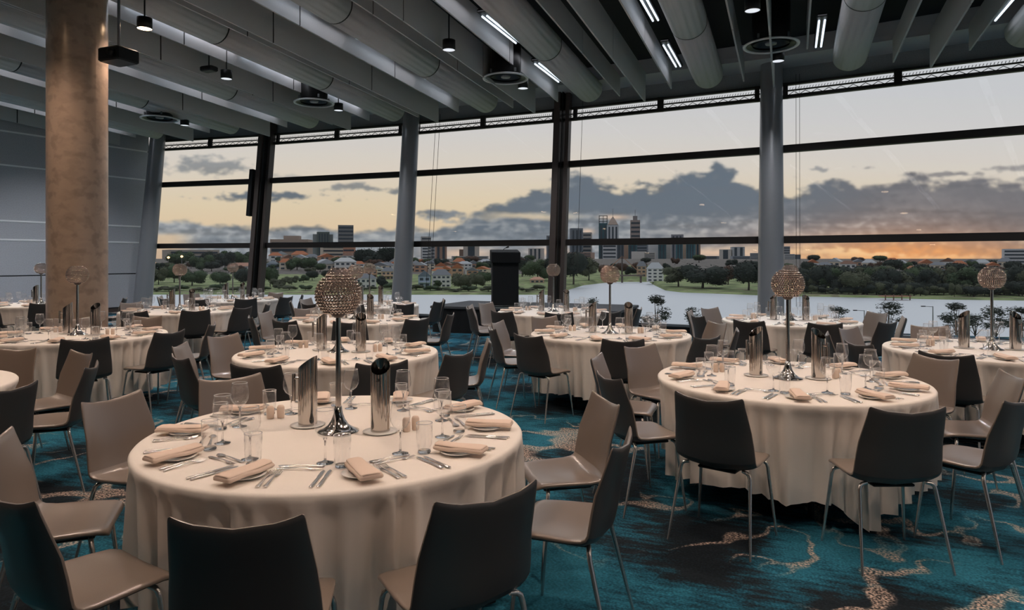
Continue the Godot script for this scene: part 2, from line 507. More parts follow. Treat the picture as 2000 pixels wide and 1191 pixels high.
func build_columns():
	var steel := mat("painted column", Color8(146, 148, 152), 0.3, 0.3)
	for k in [0, 2, 4]:
		var x: float = BAYS[k]
		var f := facade(x, 2.0)
		x *= 1.0 - 0.42 / f
		var st := start()
		var path := []
		var radii := []
		for i in 9:
			var h := 5.95 * i / 8.0
			path.append(on_glass(x, h, 0.42) - on_glass(x, 0, 0.42))
			radii.append(lerpf(0.262, 0.215, i / 8.0))
		tube(st, path, radii, 32, 1.0, Vector3.RIGHT)
		var o := base("leaning_column", on_glass(x, 0, 0.42))
		put("shaft", done(st), steel, o)
		st = start()
		lathe(st, [Vector2(0, 0), Vector2(0.31, 0), Vector2(0.31, 0.03), Vector2(0.0, 0.03)], 32, Vector3.ZERO, false)
		put("base_plate", done(st), mats["steel"], o)
		tag(o, ["round grey column leaning outward beside the grey panelled wall", "", "round grey column leaning outward between stage and panelled wall", "", "round grey column leaning outward behind a window table"][k], "column", "leaning window columns")
	for k in [1, 3, 5]:
		var x: float = BAYS[k]
		var a := on_glass(x, 0, 0.12)
		var b := on_glass(x, 5.72, 0.12)
		var o := base("steel_mullion", a)
		var st := start()
		between(st, Vector3(-0.1, 0, 0.08), b - a + Vector3(-0.1, 0, 0.08), 0.15, 0.34, Vector3.BACK)
		put("post", done(st), mats["dark frame"], o)
		st = start()
		between(st, Vector3(0.12, 0, 0), b - a + Vector3(0.12, 0, 0), 0.1, 0.2, Vector3.BACK)
		put("frame_post", done(st), mats["dark frame"], o)
		st = start()
		between(st, Vector3(0.03, 0, 0.1), b - a + Vector3(0.03, 0, 0.1), 0.02, 0.26, Vector3.BACK)
		put("web", done(st), mats["black metal"], o)
		if k == 1:
			st = start()
			between(st, (b - a) * 0.5 + Vector3(-0.27, 0, 0.26), (b - a) * 0.74 + Vector3(-0.27, 0, 0.26), 0.13, 0.14, Vector3.BACK)
			put("blind_box", done(st), mats["black metal"], o)
		tag(o, ["", "dark steel window post carrying a black blind box", "", "dark steel window post beside the lectern stage", "", "dark steel window post near the glazed side wall"][k], "window post", "dark steel window posts")
	# blind cords hanging in pairs beside the columns
	for q in [[1483, 640], [1490, 640], [1551, 630], [1558, 630], [838, 585], [846, 585], [1086, 560], [1128, 560]]:
		var u: float = (q[0] - 1000.0) / FOCAL
		var depth := 14.0
		for i in 8:
			var p := at_px(q[0] + 4, depth)
			depth *= (facade(p.x, 3.0) - 0.12) / -p.z
		var x := at_px(q[0] + 4, depth).x
		var low := on_glass(x, EYE - (q[1] - HORIZON) * depth / FOCAL + 0.35, 0.16)
		var st := start()
		between(st, Vector3.ZERO, on_glass(x, 5.5, 0.1) - low, 0.008, 0.008, Vector3.BACK)
		tag(put("blind_cord", done(st), mats["black metal"], null, low), "thin dark blind cord hanging in front of the glass", "cord", "blind cords")
	# the thick upright column in the room
	var con := mat("tan column", Color8(196, 172, 152), 0.32, 0.1)
	textured(con, speckle(Color8(246, 244, 242), 0.12), 0.012, 1.4, 0.0, 5)
	con.clearcoat_enabled = true
	con.clearcoat = 0.35
	con.clearcoat_roughness = 0.25
	var st := start()
	lathe(st, [Vector2(0.395, 0), Vector2(0.395, 6.5)], 56)
	tag(put("round_column", done(st), con, null, at_px(151.5, 10.2)), "thick upright tan round column with a satin finish", "column")

func build_panel_wall():
	var dir := Vector3(sin(0.1075), 0, -cos(0.1075))          # along the wall towards the windows
	var from := cam(-11.75, 21.4)
	var turn := Basis(-dir, Vector3.UP, dir.cross(Vector3.UP) * -1.0)
	var into := Vector3(-dir.z, 0, dir.x)                       # into the room (+x side)
	var w: Node3D = structure(base("wall_left", from), "grey panelled wall with pale metal joint strips")
	var st := start()
	box(st, -dir * 11.6 - into * 0.12 + Vector3(0, 3.4, 0), Vector3(24.0, 7.2, 0.2), Basis(dir, Vector3.UP, into))
	put("backing", done(st), mats["dark wall"], w)
	var pan := mat("grey wall panel", Color8(188, 189, 196), 0.5)
	textured(pan, speckle(Color8(250, 250, 250), 0.07), 0.05, 0.8)
	mat("joint strip", Color8(244, 244, 246), 0.4)
	var joints := [1.25]
	for i in 7: joints.append(joints[-1] + 3.43)
	var rows := [0.12, 1.15, 2.12, 2.62, 4.1, 5.0, 6.6]
	for i in range(-1, 6):
		var s0: float = joints[i] if i >= 0 else -0.35
		var s1: float = joints[i + 1] if i >= 0 else joints[0]
		for r in rows.size() - 1:
			var q := start()
			soft_box(q, Vector3.ZERO, Vector3(s1 - s0 - 0.03, rows[r + 1] - rows[r] - 0.03, 0.05), 0.006, Basis(dir, Vector3.UP, into))
			put("panel", done(q), pan, w, -dir * (s0 + s1) / 2 + into * 0.02 + Vector3(0, (rows[r] + rows[r + 1]) / 2, 0))
		if i >= 0:
			var q := start()
			box(q, Vector3.ZERO, Vector3(0.05, 6.5, 0.06), Basis(dir, Vector3.UP, into))
			put("joint_strip", done(q), mats["joint strip"], w, -dir * s0 + into * 0.026 + Vector3(0, 3.3, 0))
	for r in range(2, 6):
		var q := start()
		box(q, Vector3.ZERO, Vector3(21, 0.045, 0.06), Basis(dir, Vector3.UP, into))
		put("joint_strip", done(q), mats["joint strip"], w, -dir * 10.2 + into * 0.025 + Vector3(0, rows[r], 0))
	st = start()
	box(st, Vector3(0, 0.055, 0), Vector3(22, 0.11, 0.05), Basis(dir, Vector3.UP, into))
	structure(put("baseboard_left", done(st), mats["dark frame"], null, from - dir * 10.6 + into * 0.03), "dark skirting along the grey panelled wall")

# ------------------------------------------------------------------ ceiling fittings
const SLOPE := 0.0459
const MARKS := ["leaning column at the grey wall", "blind-box window post", "middle leaning column", "window post beside the stage", "leaning column behind a window table", "window post near side glazing", "glazed side wall"]

func ends_near(x: float) -> String:
	var best := 0
	for k in BAYS.size():
		if absf(BAYS[k] - x) < absf(BAYS[best] - x): best = k
	return ("grey-wall side of " if x < BAYS[best] else "open-hall side of ") + MARKS[best]

func build_ceiling():
	var fin := mat("grey ceiling fin", Color8(212, 212, 214), 0.75)
	textured(fin, speckle(Color8(250, 250, 250), 0.05), 0.08, 0.5)
	var length := 19.0
	var panel_shapes := {}
	for period in range(-7, 5):
		var xt := -1.6 + 2.66 * period
		# the rounded trough
		if xt > -20.2 and xt < 9.0:
			var o := base("ceiling_trough", Vector3(xt, 5.2, -(facade(xt, 5.3) - 1.0)))
			if not panel_shapes.has("trough"):
				var outline := []
				for i in 17:
					var t := PI + PI * i / 16.0
					outline.append(Vector2(0.3 * cos(t), 0.27 + 0.27 * sin(t)))
				outline.append(Vector2(0.3, 0.38)); outline.append(Vector2(-0.3, 0.38))
				var st := start()
				st.set_smooth_group(3)
				extrude_z(st, outline, 0.0, 2.98)
				panel_shapes.trough = done(st)
				var ring := []
				for q in outline: ring.append(Vector2(q.x * 1.012, (q.y - 0.2) * 1.012 + 0.2))
				st = start()
				extrude_z(st, ring, 0.0, 0.025)
				panel_shapes.band = done(st)
			for i in 6:
				var s := put("section", panel_shapes.trough, fin, o, Vector3(0, 3.0 * i * SLOPE, 3.0 * i))
				s.rotation.x = -atan(SLOPE)
				if i > 0:
					put("joint_band", panel_shapes.band, mats["black metal"], s, Vector3(0, 0, -0.02))
			tag(o, "rounded grey ceiling trough ending on the " + ends_near(xt), "ceiling trough", "rounded ceiling troughs")
		# three hanging fins of different depth
		for k in 3:
			var x: float = xt + [0.72, 1.3, 1.88][k]
			if x < -20.0 or x > 9.2: continue
			var low: float = [5.25, 5.06, 5.28][k]
			var deep: float = [0.45, 0.66, 0.48][k]
			var end := facade(x, 5.3) - 1.0
			if k == 2 and period in [0]: end -= 1.6
			var o := base("ceiling_fin", Vector3(x, low, -end))
			if not panel_shapes.has(k):
				var st := start()
				var c := []
				var e := 2.97 * SLOPE
				for q in [[0.0, 0.0], [deep, deep]]:
					c.append_array([Vector3(-0.014, q[0] + e, 2.97), Vector3(0.014, q[0] + e, 2.97), Vector3(0.014, q[0], 0), Vector3(-0.014, q[0], 0)])
				solid(st, c)
				panel_shapes[k] = done(st)
				st = start()
				box(st, Vector3(0, deep * 0.5, 0), Vector3(0.012, deep * 0.98, 0.05))
				panel_shapes["j%d" % k] = done(st)
			for i in 6:
				put("panel", panel_shapes[k], fin, o, Vector3(0, 3.0 * i * SLOPE, 3.0 * i))
				if i > 0: put("joint_strip", panel_shapes["j%d" % k], mats["black metal"], o, Vector3(0, 3.0 * i * SLOPE, 3.0 * i - 0.015))
			tag(o, ["shallow fin beside a trough, ", "deep ceiling fin, ", "shallow fin beside a batten, "][k] + ends_near(x), "ceiling fin", ["shallow fins beside the troughs", "deep ceiling fins", "shallow fins beside the battens"][k])
		# light batten
		var xb := xt - (0.56 if period != -3 else 0.68)
		if xb > -19.5 and xb < 9.2:
			var o := base("light_batten", Vector3(xb, 5.62, -(facade(xb, 5.3) - 1.4)))
			var units := 5 if period != -3 else 3
			for i in units:
				var rise := 2.6 * i * SLOPE
				if not shapes.has("batten"):
					var st := start()
					soft_box(st, Vector3(0, 0.05, 0.85), Vector3(0.16, 0.06, 1.8), 0.012)
					shapes.batten = done(st)
					st = start()
					for q in [-0.045, 0.045]:
						tube(st, [Vector3(q, 0, 0.05), Vector3(q, 0, 1.6)], 0.018, 8, 1.0, Vector3.RIGHT)
					shapes.batten_tube = done(st)
				put("housing", shapes.batten, mats["black metal"], o, Vector3(0, rise, 2.6 * i))
				put("lamp_tube", shapes.batten_tube, glow("lamp tube glow", Color(0.9, 0.95, 1.0), 1.2), o, Vector3(0, rise, 2.6 * i))
			var l := AreaLight3D.new()
			l.name = "tube_light"
			o.add_child(l, true)
			l.area_size = Vector2(0.15, 2.4 * units)
			l.position = Vector3(0, -0.03 + 1.22 * units * SLOPE, 1.22 * units)
			l.rotation.x = -PI / 2 - atan(SLOPE)
			l.light_color = TUBE_COLOR
			l.light_energy = TUBE_ENERGY * units / 5.0
			l.area_range = 40.0
			l.shadow_enabled = true
			tag(o, "twin-tube light batten, " + ends_near(xb), "light batten", "light battens")
	# big round air diffusers
	for q in [[-0.3, 12.45, 5.23], [-5.27, 12.6, 5.2], [-10.2, 12.9, 5.2], [-15.05, 12.87, 5.2], [4.75, 12.3, 5.2]]:
		var o := base("air_diffuser", Vector3(q[0], q[2], -q[1]))
		var st := start()
		lathe(st, [Vector2(0.3, 0.02), Vector2(0.31, 0.06), Vector2(0.31, 0.72), Vector2(0, 0.72)], 40)
		put("can", done(st), mats["black metal"], o)
		st = start()
		lathe(st, [Vector2(0.4, 0.015), Vector2(0.43, -0.004), Vector2(0.455, 0.0), Vector2(0.46, 0.02), Vector2(0.43, 0.035), Vector2(0.4, 0.015)], 56)
		put("ring", done(st), mat("diffuser rim", Color8(236, 238, 240), 0.3), o)
		st = start()
		lathe(st, [Vector2(0.405, 0.02), Vector2(0.3, 0.06)], 48)
		lathe(st, [Vector2(0.3, 0.06), Vector2(0.27, 0.13), Vector2(0.0, 0.14)], 48)
		put("cone", done(st), mat("diffuser cone", Color8(70, 74, 78), 0.3, 0.6), o)
		st = start()
		lathe(st, [Vector2(0, 0.03), Vector2(0.09, 0.03), Vector2(0.1, 0.06), Vector2(0.0, 0.08)], 24)
		put("centre_disc", done(st), mats["steel"], o)
		for i in 4:
			st = start()
			box(st, Vector3.ZERO, Vector3(0.035, 0.07, 0.035))
			put("hanger", done(st), mats["steel"], o, Vector3(0.34 * cos(TAU * i / 4 + 0.6), 0.12, 0.34 * sin(TAU * i / 4 + 0.6)))
		tag(o, "big black round air diffuser with a pale rim", "air diffuser", "round air diffusers")
	for q in [[-14.9, 13.52], [-10.0, 13.55], [-5.15, 13.25], [-0.2, 13.15], [4.85, 13.0]]:
		downlight(Vector3(q[0], 5.15, -q[1]), false)
	for x in [-15.3, -10.35, -5.4, -0.5, 4.5]:
		downlight(Vector3(x, 5.17, -10.4), false)
	for f in [12.4, 9.3, 6.2]:  # unseen downlights added to brighten the grey panelled wall
		downlight(Vector3(-16.8, 5.17, -f), false)
	for x in [-14.75, -9.35, -4.45, 0.05, 5.1, 8.9]:
		for f in [7.72, 5.2, 2.9, 0.5]:  # the row nearest the camera is added to brighten the cloth fronts
			downlight(Vector3(x, 5.2, -f), true)
	# projector and a small hanging speaker
	var o := base("projector", at_px(232, 9.96, 4.42))
	var st := start()
	soft_box(st, Vector3(0, 0.14, 0), Vector3(0.42, 0.2, 0.36), 0.02)
	put("body", done(st), mats["black metal"], o)
	st = start()
	tube(st, [Vector3(0, 0.24, 0), Vector3(0, 1.93, 0)], 0.02, 10)
	put("pole", done(st), mats["steel"], o)
	st = start()
	lathe(st, [Vector2(0, 0), Vector2(0.05, 0), Vector2(0.05, 0.06), Vector2(0, 0.06)], 20)
	var ln := put("lens", done(st), mats["black metal"], o, Vector3(0.1, 0.14, 0.18))
	ln.rotation.x = PI / 2
	tag(o, "black projector hung from the ceiling beside tan column", "projector")
	o = base("hanging_speaker", cam(-5.95, 13.4, 5.28))
	st = start()
	soft_box(st, Vector3(0, 0.05, 0), Vector3(0.3, 0.1, 0.2), 0.02)
	put("body", done(st), mats["black metal"], o)
	st = start()
	tube(st, [Vector3(0, 0.1, 0), Vector3(0, 0.96, 0)], 0.012, 8)
	put("rod", done(st), mats["black metal"], o)
	tag(o, "small flat black speaker hung on a rod from the ceiling", "speaker")

func beam(o: Node3D, c: Color, energy: float):
	var l := SpotLight3D.new()
	l.name = "lamp_beam"
	o.add_child(l, true)
	l.position = Vector3(0, -0.02, 0)
	l.rotation.x = -PI / 2
	l.light_color = c
	l.light_energy = energy
	l.light_size = 0.1
	l.spot_angle = 66.0
	l.spot_angle_attenuation = 0.7
	l.spot_range = 30.0
	l.spot_attenuation = 2.0
	l.shadow_enabled = true

func downlight(at: Vector3, lit: bool):
	if not shapes.has("down_can"):
		var st := start()
		lathe(st, [Vector2(0.105, 0.0), Vector2(0.11, 0.0), Vector2(0.11, 0.17), Vector2(0.0, 0.17)], 28)
		shapes.down_can = done(st)
		st = start()
		lathe(st, [Vector2(0, 0.008), Vector2(0.104, 0.008), Vector2(0.104, 0.02), Vector2(0, 0.02)], 28, Vector3.ZERO, false)
		shapes.down_disc = done(st)
		st = start()
		tube(st, [Vector3(0, 0, 0), Vector3(0, 1, 0)], 0.012, 8)
		shapes.down_rod = done(st)
	var o := base("downlight", at)
	put("can", shapes.down_can, mats["black metal"], o)
	var rod := put("rod", shapes.down_rod, mats["black metal"], o, Vector3(0, 0.17, 0))
	rod.scale.y = 6.03 + SLOPE * (at.z + 15.0) - at.y - 0.17
	if lit:
		put("lamp_disc", shapes.down_disc, glow("lit lamp disc", Color(1.0, 0.86, 0.7), 24.0), o)
		beam(o, LAMP_COLOR, LAMP_ENERGY)
		tag(o, "black can downlight with a warm lit disc under the ceiling", "downlight", "lit downlights")
	else:
		put("lamp_disc", shapes.down_disc, glow("pale lamp disc", Color(0.95, 0.97, 1.0), 0.8), o)
		beam(o, COOL_COLOR, COOL_ENERGY)  # also serves the unseen row added along the panelled wall
		tag(o, "black can downlight with a pale white disc near the windows", "downlight", "pale downlights near the windows")

# ------------------------------------------------------------------ furniture and tableware
func shell_rings(rows: Array, sides := 36) -> Array:      # rows of [z, y, half width, thickness, bend of the edges]
	var rings := []
	var n := rows.size()
	for i in n:
		var a: Array = rows[maxi(i - 1, 0)]
		var b: Array = rows[mini(i + 1, n - 1)]
		var t := Vector2(b[0] - a[0], b[1] - a[1]).normalized()
		var up := Vector3(0, -t.x, t.y)
		var r: Array = rows[i]
		var ring := []
		for k in sides:
			var f := TAU * k / sides
			var x: float = r[2] * signf(cos(f)) * pow(absf(cos(f)), 0.3)
			var e: float = 0.5 * r[3] * signf(sin(f)) * pow(absf(sin(f)), 0.75)
			ring.append(Vector3(x, r[1] + (r[5] if r.size() > 5 else 0.0) * pow(x / r[2], 2), r[0]) + up * (e + r[4] * pow(x / r[2], 2)))
		rings.append(ring)
	return rings

func ring_skin(st: SurfaceTool, rings: Array, cap_first: bool, cap_last: bool, k0 := 0, k1 := 0):
	var sides: int = rings[0].size()
	st.set_smooth_group(4)
	for i in rings.size() - 1:
		for n in range(k0, k1 if k1 != k0 else k0 + sides):
			var k := posmod(n, sides)
			var j := (k + 1) % sides
			quad(st, rings[i][k], rings[i + 1][k], rings[i + 1][j], rings[i][j])
	for k in sides / 2:          # ends closed by a strip between the upper and the lower edge
		var m := (sides - k) % sides
		if cap_first: quad(st, rings[0][k], rings[0][k + 1], rings[0][sides - k - 1], rings[0][m])
		if cap_last: quad(st, rings[-1][m], rings[-1][sides - k - 1], rings[-1][k + 1], rings[-1][k])
	st.set_smooth_group(-1)

func make_chair() -> Node3D:
	var leather := mat("taupe leather", Color8(124, 109, 98), 0.34)
	leather.clearcoat_enabled = true
	leather.clearcoat = 1.0
	leather.clearcoat_roughness = 0.26
	leather.metallic_specular = 0.8
	leather.heightmap_enabled = true
	leather.heightmap_texture = noise_map(0.12, 512, 3)
	leather.heightmap_scale = 0.03
	leather.uv1_triplanar = true
	leather.uv1_scale = Vector3.ONE * 4.0
	var rows := [
		[0.208, 0.436, 0.165, 0.006, 0.006], [0.209, 0.44, 0.185, 0.022, 0.007], [0.2, 0.446, 0.197, 0.034, 0.009], [0.175, 0.451, 0.204, 0.036, 0.012], [0.1, 0.449, 0.214, 0.036, 0.018], [0.02, 0.442, 0.222, 0.036, 0.026],
		[-0.06, 0.437, 0.228, 0.035, 0.032], [-0.115, 0.439, 0.231, 0.035, 0.037], [-0.15, 0.452, 0.232, 0.034, 0.04], [-0.174, 0.48, 0.232, 0.033, 0.043], [-0.186, 0.515, 0.231, 0.032, 0.046], [-0.198, 0.58, 0.227, 0.03, 0.048],
		[-0.212, 0.65, 0.22, 0.028, 0.049], [-0.23, 0.72, 0.211, 0.025, 0.04, 0.008], [-0.247, 0.785, 0.202, 0.023, 0.032, 0.018], [-0.253, 0.81, 0.199, 0.02, 0.03, 0.022], [-0.2555, 0.82, 0.196, 0.015, 0.029, 0.023], [-0.2565, 0.824, 0.19, 0.006, 0.028, 0.023]]
	var rings := shell_rings(rows)
	var o := base("dining_chair")
	var st := start()
	var shell := mat("charcoal leather shell", Color8(70, 68, 68), 0.36)
	ring_skin(st, rings.slice(0, 10), true, false, -1, 19)
	var part := put("seat", done(st), leather, o)
	st = start()
	ring_skin(st, rings.slice(0, 10), false, false, 19, 35)
	put("under_shell", done(st), shell, part)
	st = start()
	ring_skin(st, rings.slice(9), false, true, -1, 19)
	part = put("backrest", done(st), leather, o)
	st = start()
	ring_skin(st, rings.slice(9), false, false, 19, 35)
	put("back_shell", done(st), shell, part)
	var chrome: Material = mats["chair leg metal"]
	st = start()
	soft_box(st, Vector3(0, 0.414, 0.02), Vector3(0.22, 0.014, 0.26), 0.004)
	put("under_frame", done(st), mats["black metal"], o)
	for s in [-1, 1]:
		for f in [1, -1]:
			st = start()
			var zt := 0.15 if f > 0 else -0.13
			var zb := 0.2 if f > 0 else -0.235
			tube(st, [Vector3(s * 0.155, 0.436, zt * 0.95), Vector3(s * 0.18, 0.432, zt), Vector3(s * 0.194, 0.422, zt + 0.004 * f), Vector3(s * 0.2, 0.4, zt + 0.008 * f), Vector3(s * 0.236, 0.0, zb)], [0.0095, 0.0105, 0.0105, 0.0105, 0.007], 10, 1.0, Vector3.FORWARD)
			put("leg", done(st), chrome, o)
	return o

func cloth_mesh(seed_: int, pointed: float) -> ArrayMesh:
	var n := FastNoiseLite.new()
	n.seed = seed_; n.frequency = 1.0; n.fractal_octaves = 2
	var sides := 220
	var st := start()
	st.set_smooth_group(5)
	var rings := []
	var y0 := TABLE_Y
	for r in [0.45, 0.8, 0.885]:
		rings.append([r, y0, 0.0, 0.0])
	rings.append([0.897, y0 - 0.002, 0.0, 0.0])
	rings.append([0.905, y0 - 0.012, 0.0, 0.0])
	for s in [0.03, 0.07, 0.12, 0.2, 0.3, 0.42, 0.55, 0.7, 0.85, 1.0]:
		rings.append([0.907, y0, s, 1.0])
	var pts := []
	for q in rings:
		var ring := []
		for k in sides:
			var t := TAU * k / sides
			var v := n.get_noise_2d(cos(t) * 2.6, sin(t) * 2.6)
			var fold := sin(t * 22.0 + v * 9.0 + seed_)
			fold = 1.0 - 1.7 * pow(absf(sin((t * 22.0 + v * 9.0 + seed_) * 0.5)), 0.7) + 0.35 * fold * v + 0.6 * n.get_noise_2d(cos(t) * 9.0, sin(t) * 9.0)
			var s: float = q[2]
			var amount := (0.35 * smoothstep(0.0, 0.12, s) + 0.65 * smoothstep(0.0, 0.8, s)) * 0.074
			var r: float = q[0] + (fold * amount - amount * 0.75 + 0.012 * s) * q[3]
			var corner := pow(absf(cos(2.0 * (t - 1.75))), 8.0)
			var hem: float = 0.165 - 0.06 * corner + 0.03 * n.get_noise_2d(cos(t) * 3.0 + 9, sin(t) * 3.0) - pointed * 0.08 * exp(-pow(angle_difference(t, 1.75) / 0.12, 2))
			r += pointed * 0.05 * exp(-pow(angle_difference(t, 1.75) / 0.07, 2)) * s * q[3]
			var y: float = lerpf(y0 - 0.02, hem, s) if q[3] > 0.0 else q[1]
			ring.append(Vector3(r * cos(t), y, r * sin(t)))
		pts.append(ring)
	for k in sides:
		tri(st, Vector3(0, y0, 0), pts[0][k], pts[0][(k + 1) % sides])
	for i in pts.size() - 1:
		for k in sides:
			var j := (k + 1) % sides
			quad(st, pts[i + 1][k], pts[i + 1][j], pts[i][j], pts[i][k])
	return done(st)

func jug_mesh() -> ArrayMesh:
	var st := start()
	var r := 0.047
	for k in 32:
		var t := TAU * k / 32
		var u := TAU * (k + 1) / 32
		var a := Vector3(r * cos(t), 0, r * sin(t))
		var b := Vector3(r * cos(u), 0, r * sin(u))
		var ta := Vector3(a.x, 0.315 + 0.035 * cos(t), a.z)
		var tb := Vector3(b.x, 0.315 + 0.035 * cos(u), b.z)
		st.set_smooth_group(6)
		quad(st, a, b, tb, ta)
		var ia := Vector3(a.x * 0.95, ta.y - 0.003, a.z * 0.95)
		var ib := Vector3(b.x * 0.95, tb.y - 0.003, b.z * 0.95)
		st.set_smooth_group(-1)
		quad(st, ta, tb, ib, ia)
		st.set_smooth_group(7)
		quad(st, Vector3(ib.x, 0.02, ib.z), Vector3(ia.x, 0.02, ia.z), ia, ib)
		st.set_smooth_group(-1)
		tri(st, Vector3(0, 0.02, 0), Vector3(ib.x, 0.02, ib.z), Vector3(ia.x, 0.02, ia.z))
		tri(st, Vector3.ZERO, b, a)
	return done(st)

func fork_mesh(tines: int) -> ArrayMesh:
	var st := start()
	var path := []
	var radii := []
	for q in [[-0.095, 0.004, 0.0085], [-0.085, 0.0045, 0.0095], [-0.05, 0.006, 0.007], [0.0, 0.009, 0.0045], [0.03, 0.008, 0.0045], [0.042, 0.005, 0.009], [0.05, 0.0035, 0.0125]]:
		path.append(Vector3(0, q[1], q[0])); radii.append(q[2])
	tube(st, path, radii, 8, 0.28)
	for i in tines:
		var x := (i - (tines - 1) / 2.0) * 0.0068
		tube(st, [Vector3(x, 0.0035, 0.047), Vector3(x, 0.0032, 0.07), Vector3(x, 0.008, 0.096)], [0.0022, 0.002, 0.0012], 5, 0.7)
	return done(st)

func spoon_mesh() -> ArrayMesh:
	var st := start()
	var path := []
	var radii := []
	for q in [[-0.09, 0.003, 0.008], [-0.08, 0.0035, 0.009], [-0.04, 0.006, 0.006], [0.02, 0.009, 0.004], [0.045, 0.006, 0.006], [0.058, 0.0035, 0.0145], [0.072, 0.003, 0.0185], [0.088, 0.0045, 0.014], [0.096, 0.007, 0.004]]:
		path.append(Vector3(0, q[1], q[0])); radii.append(q[2])
	tube(st, path, radii, 10, 0.22)
	return done(st)

func make_napkin() -> ArrayMesh:
	var st := start()
	var rows := []
	for q in [[-0.118, 0.03], [-0.114, 0.038], [-0.1, 0.041], [-0.04, 0.041], [0.03, 0.044], [0.09, 0.048], [0.108, 0.048], [0.115, 0.04]]:
		rows.append([-q[0], 0.0135 + 0.003 * sin(q[0] * 30.0), q[1], 0.021 if absf(q[0]) < 0.112 else 0.012, -0.003])
	ring_skin(st, shell_rings(rows, 18), true, true)
	rows = []
	for q in [[-0.112, 0.026], [-0.106, 0.033], [-0.02, 0.035], [0.08, 0.042], [0.106, 0.041], [0.112, 0.032]]:
		rows.append([-q[0], 0.0265 + 0.002 * sin(q[0] * 40.0), q[1], 0.007, -0.004])
	ring_skin(st, shell_rings(rows, 14), true, true)
	return done(st)

func tableware_shapes():
	var st := start()
	lathe(st, [Vector2(0, 0.001), Vector2(0.045, 0.001), Vector2(0.05, 0.004), Vector2(0.074, 0.012), Vector2(0.075, 0.0145), Vector2(0.05, 0.0075), Vector2(0.0, 0.0065)], 36)
	shapes.plate = done(st)
	st = start()
	lathe(st, [Vector2(0, 0.001), Vector2(0.06, 0.001), Vector2(0.084, 0.005), Vector2(0.086, 0.0075), Vector2(0.06, 0.0068), Vector2(0.0, 0.0066)], 36)
	shapes.saucer = done(st)
	shapes.napkin = make_napkin()
	shapes.fork = fork_mesh(4)
	shapes.dessert_fork = fork_mesh(3)
	shapes.spoon = spoon_mesh()
	st = start()
	tube(st, [Vector3(0, 0.004, -0.105), Vector3(0, 0.0045, -0.1), Vector3(0, 0.0045, -0.06), Vector3(0, 0.0045, -0.005), Vector3(0, 0.0045, 0.0)], [0.005, 0.0085, 0.0085, 0.007, 0.005], 8, 0.45)
	shapes.knife_handle = done(st)
	st = start()
	extrude_z(st, [Vector2(-0.006, 0.0), Vector2(-0.009, 0.03), Vector2(-0.0095, 0.08), Vector2(-0.004, 0.105), Vector2(0.006, 0.09), Vector2(0.0065, 0.03), Vector2(0.005, 0.0)].map(func(v): return Vector2(-v.x, v.y)), -0.0012, 0.0012)
	shapes.knife_blade = done(st)
	# wine glass, a thin wall inside and out
	var bowl := [Vector2(0.0, 0.103), Vector2(0.012, 0.105), Vector2(0.03, 0.118), Vector2(0.042, 0.14), Vector2(0.0445, 0.16), Vector2(0.042, 0.185), Vector2(0.0365, 0.222), Vector2(0.036, 0.2225), Vector2(0.0354, 0.222), Vector2(0.0408, 0.185), Vector2(0.0432, 0.16), Vector2(0.0408, 0.141), Vector2(0.029, 0.1205), Vector2(0.012, 0.1085), Vector2(0.0, 0.107)]
	st = start()
	lathe(st, bowl, 28)
	shapes.wine_bowl = done(st)
	st = start()
	lathe(st, [Vector2(0.0, 0.001), Vector2(0.035, 0.001), Vector2(0.0355, 0.0025), Vector2(0.02, 0.006), Vector2(0.007, 0.011), Vector2(0.004, 0.02), Vector2(0.0035, 0.06), Vector2(0.004, 0.092), Vector2(0.008, 0.101), Vector2(0.0, 0.103)], 28)
	shapes.wine_stem = done(st)
	st = start()
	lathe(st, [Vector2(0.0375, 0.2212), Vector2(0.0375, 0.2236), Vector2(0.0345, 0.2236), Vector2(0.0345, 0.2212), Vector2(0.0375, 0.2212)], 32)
	shapes.wine_rim_glint = done(st)
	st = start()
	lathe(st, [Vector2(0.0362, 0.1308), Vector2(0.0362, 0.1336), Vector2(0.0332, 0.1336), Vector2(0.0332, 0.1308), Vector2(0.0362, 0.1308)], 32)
	shapes.tumbler_rim_glint = done(st)
	st = start()
	lathe(st, [Vector2(0.0, 0.001), Vector2(0.026, 0.001), Vector2(0.0285, 0.005), Vector2(0.0288, 0.009), Vector2(0.0265, 0.013), Vector2(0.0, 0.012)], 28)
	shapes.tumbler_base = done(st)
	st = start()
	lathe(st, [Vector2(0.0288, 0.009), Vector2(0.033, 0.04), Vector2(0.0355, 0.08), Vector2(0.035, 0.132), Vector2(0.034, 0.132), Vector2(0.0343, 0.08), Vector2(0.0318, 0.04), Vector2(0.0268, 0.013)], 28)
	shapes.tumbler = done(st)
	st = start()
	lathe(st, [Vector2(0, 0), Vector2(0.017, 0.0), Vector2(0.0185, 0.004), Vector2(0.0205, 0.035), Vector2(0.0195, 0.058), Vector2(0.013, 0.068), Vector2(0, 0.07)], 24)
	shapes.shaker = done(st)
	shapes.jug = jug_mesh()
	st = start()
	tube(st, [Vector3(-0.078, 0.115, 0), Vector3(-0.078, 0.255, 0)], 0.0095, 12)
	tube(st, [Vector3(-0.045, 0.232, 0), Vector3(-0.078, 0.232, 0)], 0.007, 10)
	shapes.jug_handle = done(st)
	# table lamp: trumpet foot, pole, cup and the globe of cut beads
	st = start()
	lathe(st, [Vector2(0, 0.0), Vector2(0.1, 0.0), Vector2(0.1005, 0.004), Vector2(0.075, 0.014), Vector2(0.05, 0.032), Vector2(0.033, 0.058), Vector2(0.022, 0.09), Vector2(0.0165, 0.125), Vector2(0.0, 0.125)], 40)
	shapes.lamp_foot = done(st)
	st = start()
	lathe(st, [Vector2(0.0145, 0.12), Vector2(0.0135, 0.15), Vector2(0.0125, 0.565)], 20)
	shapes.lamp_pole = done(st)
	st = start()
